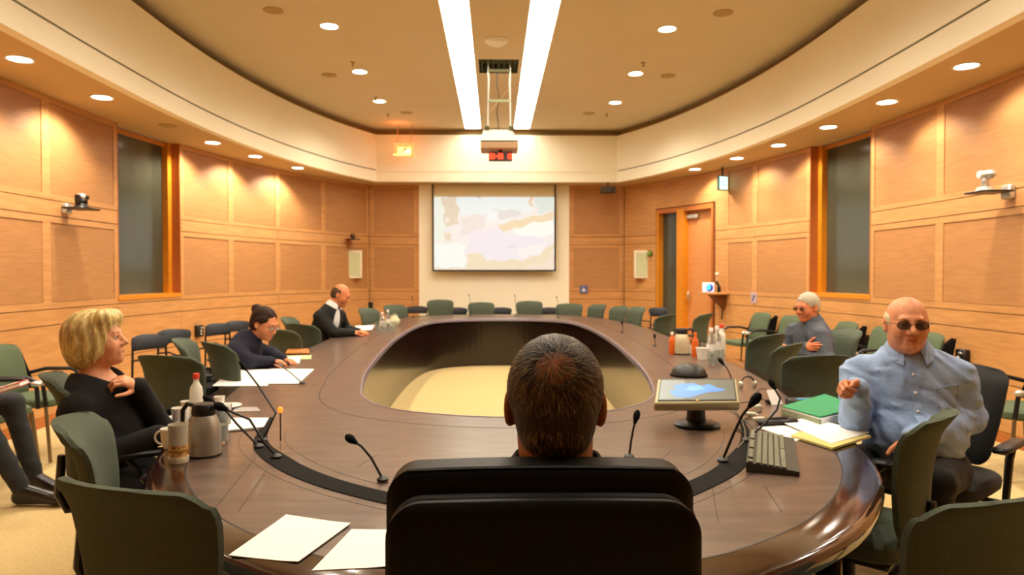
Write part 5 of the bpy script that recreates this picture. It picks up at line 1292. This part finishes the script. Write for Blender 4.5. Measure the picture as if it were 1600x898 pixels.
flat(MB(), [(-.93,-.86),(-.35,-.86),(-.2,-.4),(-.35,.86),(-.93,.86)], .0042).build('picture_field', mat('screen_pale', (104,122,126), .35, emit=.28), t, False)
flat(MB(), [(-.55,-.62),(-.2,-.72),(.02,-.5),(.3,-.25),(.55,-.22),(.72,-.05),(.5,.12),(.3,.45),(.1,.3),(-.1,.55),(-.4,.5),(-.62,.3),(-.55,.05),(-.7,-.2)], .0048).build('blue_shape', mat('screen_blue', (56,124,205), .35, emit=.45), t, False)
flat(MB(), [(-.3,-.1),(-.05,-.15),(.2,.05),(.05,.3),(-.2,.25)], .0054).build('blue_core', mat('screen_blue2', (84,152,230), .35, emit=.5), t, False)
MB().box(RM@A3(0,-hgt/2+.008,.004)+o_,(.012,.006,.003),RM).build('status_mark', mat('amber_mark', (230,170,40), .5, emit=.6), t, False)
MB().tube([(0,.02,.02),(0,.02,o_[2]-.03)], [.045,.035], 16).build('stand', M_black, t)
MB().lathe([(.001,0),(.10,0),(.105,.008),(.09,.016),(.001,.02)], (0,-.0,0), n=28).build('foot', M_black, t)
p = T_(1086,592)
t = thing('desk_loudspeaker', 'black dome showing behind the top edge of the monitor', 'speaker', (p[0],p[1]+.15,TZ+.001))
MB().lathe([(.001,0),(.115,0),(.12,.01),(.11,.045),(.07,.075),(.001,.088)], n=28).build('dome', M_black, t); MB().lathe([(.118,.002),(.126,.002),(.126,.01),(.118,.01),(.118,.002)], n=28).build('ring', M_softblack, t)
# ---- keyboard
K = [T_(1176,686)[:2], T_(1236,690)[:2], T_(1247,745)[:2], T_(1168,737)[:2]]
kc = np.mean(K, 0); ax_ = ((K[0]+K[1])-(K[2]+K[3]))[:2]; kl = np.linalg.norm(ax_)/2; ax_ = ax_/np.linalg.norm(ax_); kw = .175
t = thing('keyboard', 'black computer keyboard lying endways on the right of the table', 'keyboard', (kc[0],kc[1],TZ+.001), math.atan2(ax_[1],ax_[0]))
# local x runs away from the viewer
mb = MB(); mb.add([(-kl/2,-kw/2,0),(kl/2,-kw/2,0),(kl/2,kw/2,0),(-kl/2,kw/2,0),(-kl/2,-kw/2,.016),(kl/2,-kw/2,.016),(kl/2,kw/2,.034),(-kl/2,kw/2,.034)], [(0,3,2,1),(4,5,6,7),(0,1,5,4),(1,2,6,5),(2,3,7,6),(3,0,4,7)]); mb.build('case', mat('keyboard_case', (52,52,40), .5), t, False)
M_key = mat('key_grey', (122,124,104), .5); rows = 6; cols = 17; ang = math.atan2(.018, kw); Rk = np.array(Matrix.Rotation(ang, 3, 'X'))
key_me = None
for j in range(rows):
    yy = kw/2-.014-j*.021-(.006 if j > 0 else 0)
    k = 0
    for i in range(cols):
        if j == 0 and i in (1,6,11): continue
        if j == 5 and 3 < i < 9: 
            if i != 6: continue
        xx = -kl/2+.016+(kl-.032)*i/(cols-1)
        z = .016+(yy+kw/2)/kw*.018+.004
        if key_me is None:
            o = MB().box((0,0,0),((kl-.032)/(cols-1)*.80,.0165,.007),Rk,.0018).build('key', M_key, t, False); key_me = o.data
        else: o = bpy.data.objects.new('key', key_me); C.objects.link(o); o.parent = t
        o.location = (xx, yy, z)
        if j == 5 and i == 6: o.scale = (5.8,1,1)
# ---- green binder, papers, small things on the right
G = [T_(1221,648)[:2], T_(1289,632)[:2], T_(1349,652)[:2], T_(1281,668)[:2]]
gc = np.mean(G, 0); gx = G[2]-G[1]; gy = G[1]-G[0]
t = thing('ring_binder', 'white ring binder with a bright green cover beside the man in blue', 'binder', (gc[0],gc[1],TZ+.001))
Lg = [tuple(g-gc) for g in G]
sc2 = lambda s, P=Lg: [(x*s, y*s) for x, y in P]
MB().prism(sc2(1.0),0,.004).build('back_cover', mat('binder_grey', (190,186,160), .5), t, False); MB().prism(sc2(.97),.004,.038).build('pages', M_paper, t, False)
top = [(Lg[0][0],Lg[0][1],.040),(Lg[1][0],Lg[1][1],.054),(Lg[2][0]*.93,Lg[2][1]*.93,.050),(Lg[3][0]*.93,Lg[3][1]*.93,.042)]
MB().add(top+[(x,y,z+.003) for x,y,z in top], [(3,2,1,0),(4,5,6,7),(0,1,5,4),(1,2,6,5),(2,3,7,6),(3,0,4,7)]).build('green_cover', mat('binder_green', (8,150,100), .4), t, False)
MB().add([(Lg[0][0],Lg[0][1],0),(Lg[3][0],Lg[3][1],0),(Lg[3][0],Lg[3][1],.036),(Lg[0][0],Lg[0][1],.03),(Lg[0][0]+.004,Lg[0][1]-.003,0),(Lg[3][0]+.004,Lg[3][1]-.003,0),(Lg[3][0]+.004,Lg[3][1]-.003,.036),(Lg[0][0]+.004,Lg[0][1]-.003,.03)], [(0,1,2,3),(4,7,6,5),(0,4,5,1),(2,6,7,3)]).build('spine', mat('binder_spine', (150,160,130), .5), t, False)
sheet([(1184,668),(1240,657),(1300,668),(1244,690)], 'loose white sheets lying under the papers beside the keyboard', group='papers on the right', th=.003)
sheet([(1236,684),(1290,662),(1361,685),(1300,704)], 'yellow-edged pad under the white papers on the right', 'legal_pad', 'notepad', m_=mat('pad_yellow', (214,200,124), .7), th=.009, z=.003)
sheet([(1222,664),(1264,657),(1358,681),(1298,698)], 'white papers spread over the yellow-edged pad', z=.0125, curl=.004, group='papers on the right')
p = T_(1210,632); t = thing('note_card', 'small white card leaning beside the curved microphone', 'card', (p[0],p[1],TZ+.002), .4)
MB().box((0,0,.038),(.075,.003,.085),np.array(Matrix.Rotation(-.5,3,'X')),0).build('card', M_paper, t, False); MB().box((0,.03,.012),(.05,.03,.022),None,.003).build('holder', M_black, t)
p = T_(1262,634); t = thing('projector_box', 'flat black case with a blue strip behind the green binder', 'case', (p[0],p[1],TZ+.001), .1)
MB().box((0,0,.02),(.21,.09,.038),None,.006).build('case', M_black, t); MB().box((-.03,-.02,.0405),(.085,.03,.003)).build('blue_strip', mat('strip_blue', (70,160,206), .4), t, False)
p = T_(1215,664); t = thing('conference_phone', 'low black handset lying between the microphones and the green binder', 'phone', (p[0],p[1],TZ+.001), .2)
MB().box((0,0,.015),(.20,.055,.028),None,.012).build('handset', M_black, t); MB().box((.0,0,.031),(.09,.03,.004),None,.001).build('keypad', M_softblack, t)
def cord(pts, label, m_=None, r=.003):
    P = [T_(x, y, .006+z) for x, y, z in pts]; c = P[0].copy(); Q = openspl([q for q in P], 5)
    o = MB().tube([tuple(q-c) for q in Q], r, 6).build('cable', m_ or M_black); o.location = c; return tag(o, label, 'cable', 'cables by the monitor')
cord([(1152,630,0),(1178,628,.02),(1190,640,0),(1168,652,0),(1150,664,0),(1166,680,0)], 'black cable looping right of the monitor')
cord([(1148,640,0),(1160,655,.01),(1176,668,0),(1168,688,0)], 'black cable running from the monitor to the trough')
cord([(1130,636,0),(1150,645,0),(1161,662,0),(1164,684,0),(1152,700,0)], 'grey cable hugging the trough end', mat('cable_grey', (120,110,80), .5))
cord([(1180,615,0),(1190,607,.03),(1204,612,.02),(1200,624,0),(1184,622,0)], 'black coil of cable near the small white card')
for k, (px, py, a, lb) in enumerate(((1182,640,.5,'white plug nearest the monitor corner'),(1172,652,-.4,'white plug in the middle of the cable tangle'),(1185,660,.2,'white plug closest to the keyboard'))):
    p = T_(px,py); t = thing('power_plug', lb, 'plug', (p[0],p[1],TZ+.0085), a, 'white plugs in the cable tangle'); MB().box((0,0,.009),(.055,.022,.017),None,.004).build('body', mat('plug_white', (226,226,200), .5), t)
    for s in (-1,1): MB().tube([(.027,s*.005,.009),(.042,s*.005,.009)], .002, 6).build('prong', M_chrome, t)
p = T_(1168,606); t = thing('headphones', 'small dark headset lying right of the monitor', 'headset', (p[0],p[1],TZ+.001), .3)
MB().tube([(-.05,0,.02)]+[(-.05*math.cos(a),0,.02+.05*math.sin(a)) for a in [PI*k/10 for k in range(1,10)]]+[(.05,0,.02)], .005, 6).build('band', M_black, t)
for s in (-1,1): MB().ell((s*.05,0,.022),(.012,.024,.022)).build('ear_pad', M_silver, t)
# black bag on the chair near the writing woman
p = W(314,572,Y=4.5)
t = thing('shoulder_bag', 'bulky black bag standing between two green chairs left of the papers', 'bag', (p[0]-.03,4.5,.50), .5)
t.location.z = 0
MB().box((0,0,.60),(.25,.2,.32),None,.04).build('body', mat('bag_black', (14,13,13), .7), t); MB().box((0,0,.785),(.2,.15,.05),None,.015).build('flap', M_black, t)
MB().tube([(-.11,0,.74),(-.08,0,.83),(.08,0,.83),(.11,0,.74)], .01, 6).build('strap', M_black, t)
MB().box((0,0,.225),(.26,.26,.45),None,.02).build('lower_case', mat('bag_case', (22,20,18), .7), t)
# ================================================================== fixtures on the walls
def on_wall(side, px, py, off_=.0):
    """point of the side wall seen at the pixel, and the wall's heading there"""
    d = ray(px, py); best = None
    for Y in np.linspace(1.5, 13.45, 1400):
        X = CAM[0]+d[0]*Y/d[1]; e = abs(X-(CX+side*wallx(Y)))
        if best is None or e < best[0]: best = (e, Y)
    Y = best[1]; s = s_of(Y); a = wp(side, s, .022+off_); b = wp(side, s+.05, .022+off_); z = CAM[2]+d[2]*Y/d[1]
    return np.array([a[0], a[1], z]), math.atan2(b[1]-a[1], b[0]-a[0])+(PI if side < 0 else 0)     # +y of the object = into the room? see below
def wall_thing(side, px, py, name, label, cat, group=None, off_=0):
    p, _ = on_wall(side, px, py, off_); s = s_of(p[1]); a = wp(side, s, 0); b = wp(side, s, 1)
    return thing(name, label, cat, p, face(b[0]-a[0], b[1]-a[1]), group)          # local +y points into the room
M_boxb = mat('box_black', (16,15,14), .4)
for sd, px, py, lb in ((-1,14,571,'black wall socket box at the left edge behind the seated legs'),(-1,306,517,'black wall socket box between the navy rail-back chairs'),(1,1356,533,'black wall socket box left of the bald man\'s head'),(1,1513,559,'black wall socket box right of the bald man\'s shoulder')):
    t = wall_thing(sd, px, py, 'wall_socket_box', lb, 'socket', 'black socket boxes on the side walls')
    MB().box((0,.03,0),(.13,.06,.16),None,.008).build('case', M_boxb, t)
    MB().box((-.015,.064,.045),(.06,.01,.02),None,.003).build('silver_plug', M_silver, t); MB().ell((.01,.066,.0),(.016,.014,.02)).build('knob', M_silver, t); MB().ell((.01,.066,-.04),(.013,.012,.013)).build('knob', M_silver, t)
p = W(576,480,Y=YB-.03); t = thing('wall_socket_box', 'black wall socket box beside the suited man\'s face on the far wall', 'socket', p, PI); MB().box((0,.015,0),(.16,.06,.2),None,.008).build('case', M_boxb, t); MB().ell((.02,.05,.03),(.02,.012,.02)).build('knob', M_silver, t)
# PTZ cameras
t = wall_thing(-1, 96, 326, 'wall_camera', 'small dark camera on a wall arm, left wall', 'camera')
MB().box((0,.03,0),(.09,.06,.10),None,.012).build('wall_bracket', M_silver, t); MB().box((.0,.17,-.0),(.30,.22,.018),None,.008).build('tray', M_boxb, t)
MB().tube([(0,.17,.01),(0,.17,.05)], [.07,.05], 16).build('base', M_boxb, t); m = MB()
for s in (-1,1): m.box((s*.055,.17,.09),(.018,.06,.09),None,.006)
m.build('yoke', M_boxb, t); MB().ell((0,.17,.11),(.045,.055,.045)).build('camera_head', M_silver, t); MB().lathe([(.001,0),(.02,0),(.02,.02),(.001,.022)], (0,.22,.11), 14, frame((0,0,1),(0,1,0))).build('lens', M_black, t)
t = wall_thing(1, 1585, 300, 'wall_camera', 'grey pan-tilt camera on a wall shelf at the right edge', 'camera')
MB().box((0,.03,-.0),(.11,.06,.12),None,.012).build('wall_bracket', M_silver, t); MB().box((0,.19,0),(.26,.26,.016),None,.007).build('tray', M_boxb, t)
MB().tube([(0,.22,.008),(0,.22,.04)], [.075,.06], 18).build('base', M_silver, t); MB().box((0.0,.22,.09),(.05,.06,.10),None,.015).build('neck', M_silver, t)
MB().ell((0,.20,.145),(.085,.05,.04)).build('camera_head', M_silver, t); MB().lathe([(.001,0),(.03,0),(.03,.03),(.001,.032)], (0,.245,.145), 16, frame((0,0,1),(0,1,0))).build('lens', M_white, t)
t = wall_thing(-1, 542, 374, 'wall_camera', 'tiny brown camera on a bracket near the far left corner', 'camera')
MB().box((0,.02,-.06),(.06,.05,.16),None,.01).build('wall_bracket', M_reveal, t); MB().box((0,.13,.0),(.2,.2,.016),None,.006).build('tray', M_boxb, t); MB().ell((0,.13,.06),(.05,.05,.05)).build('camera_head', mat('brown_camera', (90,60,40), .4), t)
# loudspeakers
M_spk = mat('speaker_cream', (232,222,196), .5)
for sd, px, py, lb in ((-1,553,413,'white wall loudspeaker in the far left corner'),(1,1003,413,'white wall loudspeaker left of the door')):
    p = W(px, py, Y=13.18 if sd < 0 else 13.1); a = face(-sd*.25, -1)
    t = thing('wall_loudspeaker', lb, 'speaker', p, a)
    MB().box((0,-.0,0),(.29,.2,.52),None,.012).build('cabinet', M_spk, t); MB().box((0,.103,0),(.21,.008,.44),None,.003).build('grille', mat('speaker_grille', (196,200,160), .7, noise=.1, nscale=(200,200,200)), t, False)
    MB().box((0,-.06,-.29),(.12,.1,.07),None,.01).build('bracket', M_reveal, t); MB().tube([(0,-.06,-.3),(sd*.08,-.24,-.34)], .02, 8).build('arm', M_reveal, t)
t = wall_thing(1, 1018, 396, 'alarm_beacon', 'small round green beacon beside the right loudspeaker', 'alarm'); MB().tube([(0,0,0),(0,.03,0)], .055, 18).build('base', mat('beacon_dark', (60,84,30), .5), t); MB().ell((0,.035,0),(.045,.03,.045)).build('lens', mat('beacon_green', (120,150,40), .3), t)
p = W(950,297,Y=12.95); t = thing('ceiling_projector', 'small dark box hanging under the soffit right of the screen', 'projector', p); MB().box((0,0,0),(.27,.2,.12),None,.012).build('case', mat('dark_case', (62,48,34), .5), t); MB().tube([(0,0,.06),(0,0,Z_SOF-p[2]-.004)], .015, 8).build('pole', M_black, t); MB().ell((.06,-.1,0),(.03,.02,.03)).build('lens', M_black, t)
# small wall signs
t = thing('wall_sign', 'small blue square sign on the far wall right of the cream panel', 'sign', W(912,452,Y=YB-.02), PI); MB().box((0,.0,0),(.15,.008,.15)).build('plate', mat('sign_blue', (96,104,150), .5), t, False)
m = MB(); m.add([(-.04,.005,-.035),(.04,.005,-.035),(0,.005,.04),(-.04,.007,-.035),(.04,.007,-.035),(0,.007,.04)], [(0,1,2),(3,5,4),(0,3,4,1),(1,4,5,2),(2,5,3,0)]); m.build('emblem', M_white, t, False)
t = wall_thing(1, 1180, 465, 'wall_sign', 'small pale sign on the right wall beside the shelf', 'sign'); MB().box((0,.004,0),(.13,.008,.16)).build('plate', mat('sign_lilac', (186,170,186), .5), t, False)
m = MB(); m.ell((-.01,.011,.02),(.022,.003,.03)); m.box((.02,.011,-.03),(.03,.003,.04)); m.build('emblem', mat('sign_violet', (96,80,110), .5), t, False)
# shelf with gadgets
p, _ = on_wall(1, 1133, 458, 0); s = s_of(p[1]); a = wp(1, s, 0); b = wp(1, s, 1); ra = face(b[0]-a[0], b[1]-a[1])
zs = p[2]
t = thing('corner_shelf', 'small wooden wall shelf with a dark bracket by the door', 'shelf', p, ra)
MB().box((0,.19,0),(.30,.38,.03),None,.004).build('board', M_wood, t, False)
MB().add([(-.08,.0,-.018),(.08,.0,-.018),(.08,.26,-.018),(-.08,.26,-.018),(-.04,0,-.26),(.04,0,-.26)], [(0,1,2,3),(0,4,5,1),(3,2,5,4),(0,3,4),(1,5,2)]).build('bracket', mat('shelf_bracket', (110,60,24), .6), t, False)
MB().tube([(0,.02,-.24),(.01,.03,-.42)], .01, 6).build('cord', M_black, t)
def on_shelf(x, y): v = Rz(ra)@A3(x,y,0); return p+v+A3(0,0,.016)
d = (A3(*CAM)-p)[:2]; fa = face(d[0], d[1])
q = on_shelf(0,.30); t = thing('tablet', 'small lit screen with a glowing blue picture on the wall shelf', 'screen', q, fa)
MB().box((0,0,.08),(.19,.02,.16),None,.004).build('case', M_white, t); MB().box((0,.0115,.08),(.165,.003,.135)).build('display', mat('tab_lilac', (196,180,226), .4, emit=.9), t, False)
MB().ell((-.02,.014,.075),(.055,.003,.06)).build('dark_patch', mat('tab_navy', (30,40,120), .4, emit=.7), t); MB().ell((-.005,.017,.085),(.032,.003,.045)).build('blue_glow', mat('tab_blue', (60,190,255), .4, emit=1.6), t)
q = on_shelf(0,.12); t = thing('mini_camera', 'black swivel camera with a pale head standing on the wall shelf', 'camera', q, fa)
MB().box((-.02,0,.05),(.06,.06,.1),None,.012).build('body', M_black, t); MB().tube([(-.02,0,.1),(.01,0,.15),(.02,0,.18)], .02, 10).build('neck', M_black, t)
MB().tube([(.01,0,.18),(.01,0,.27)], .016, 8).build('stem', mat('pale_stem', (190,160,130), .5), t); MB().ell((.01,0,.29),(.035,.035,.03)).build('lamp_head', mat('pale_head', (236,206,176), .5), t)
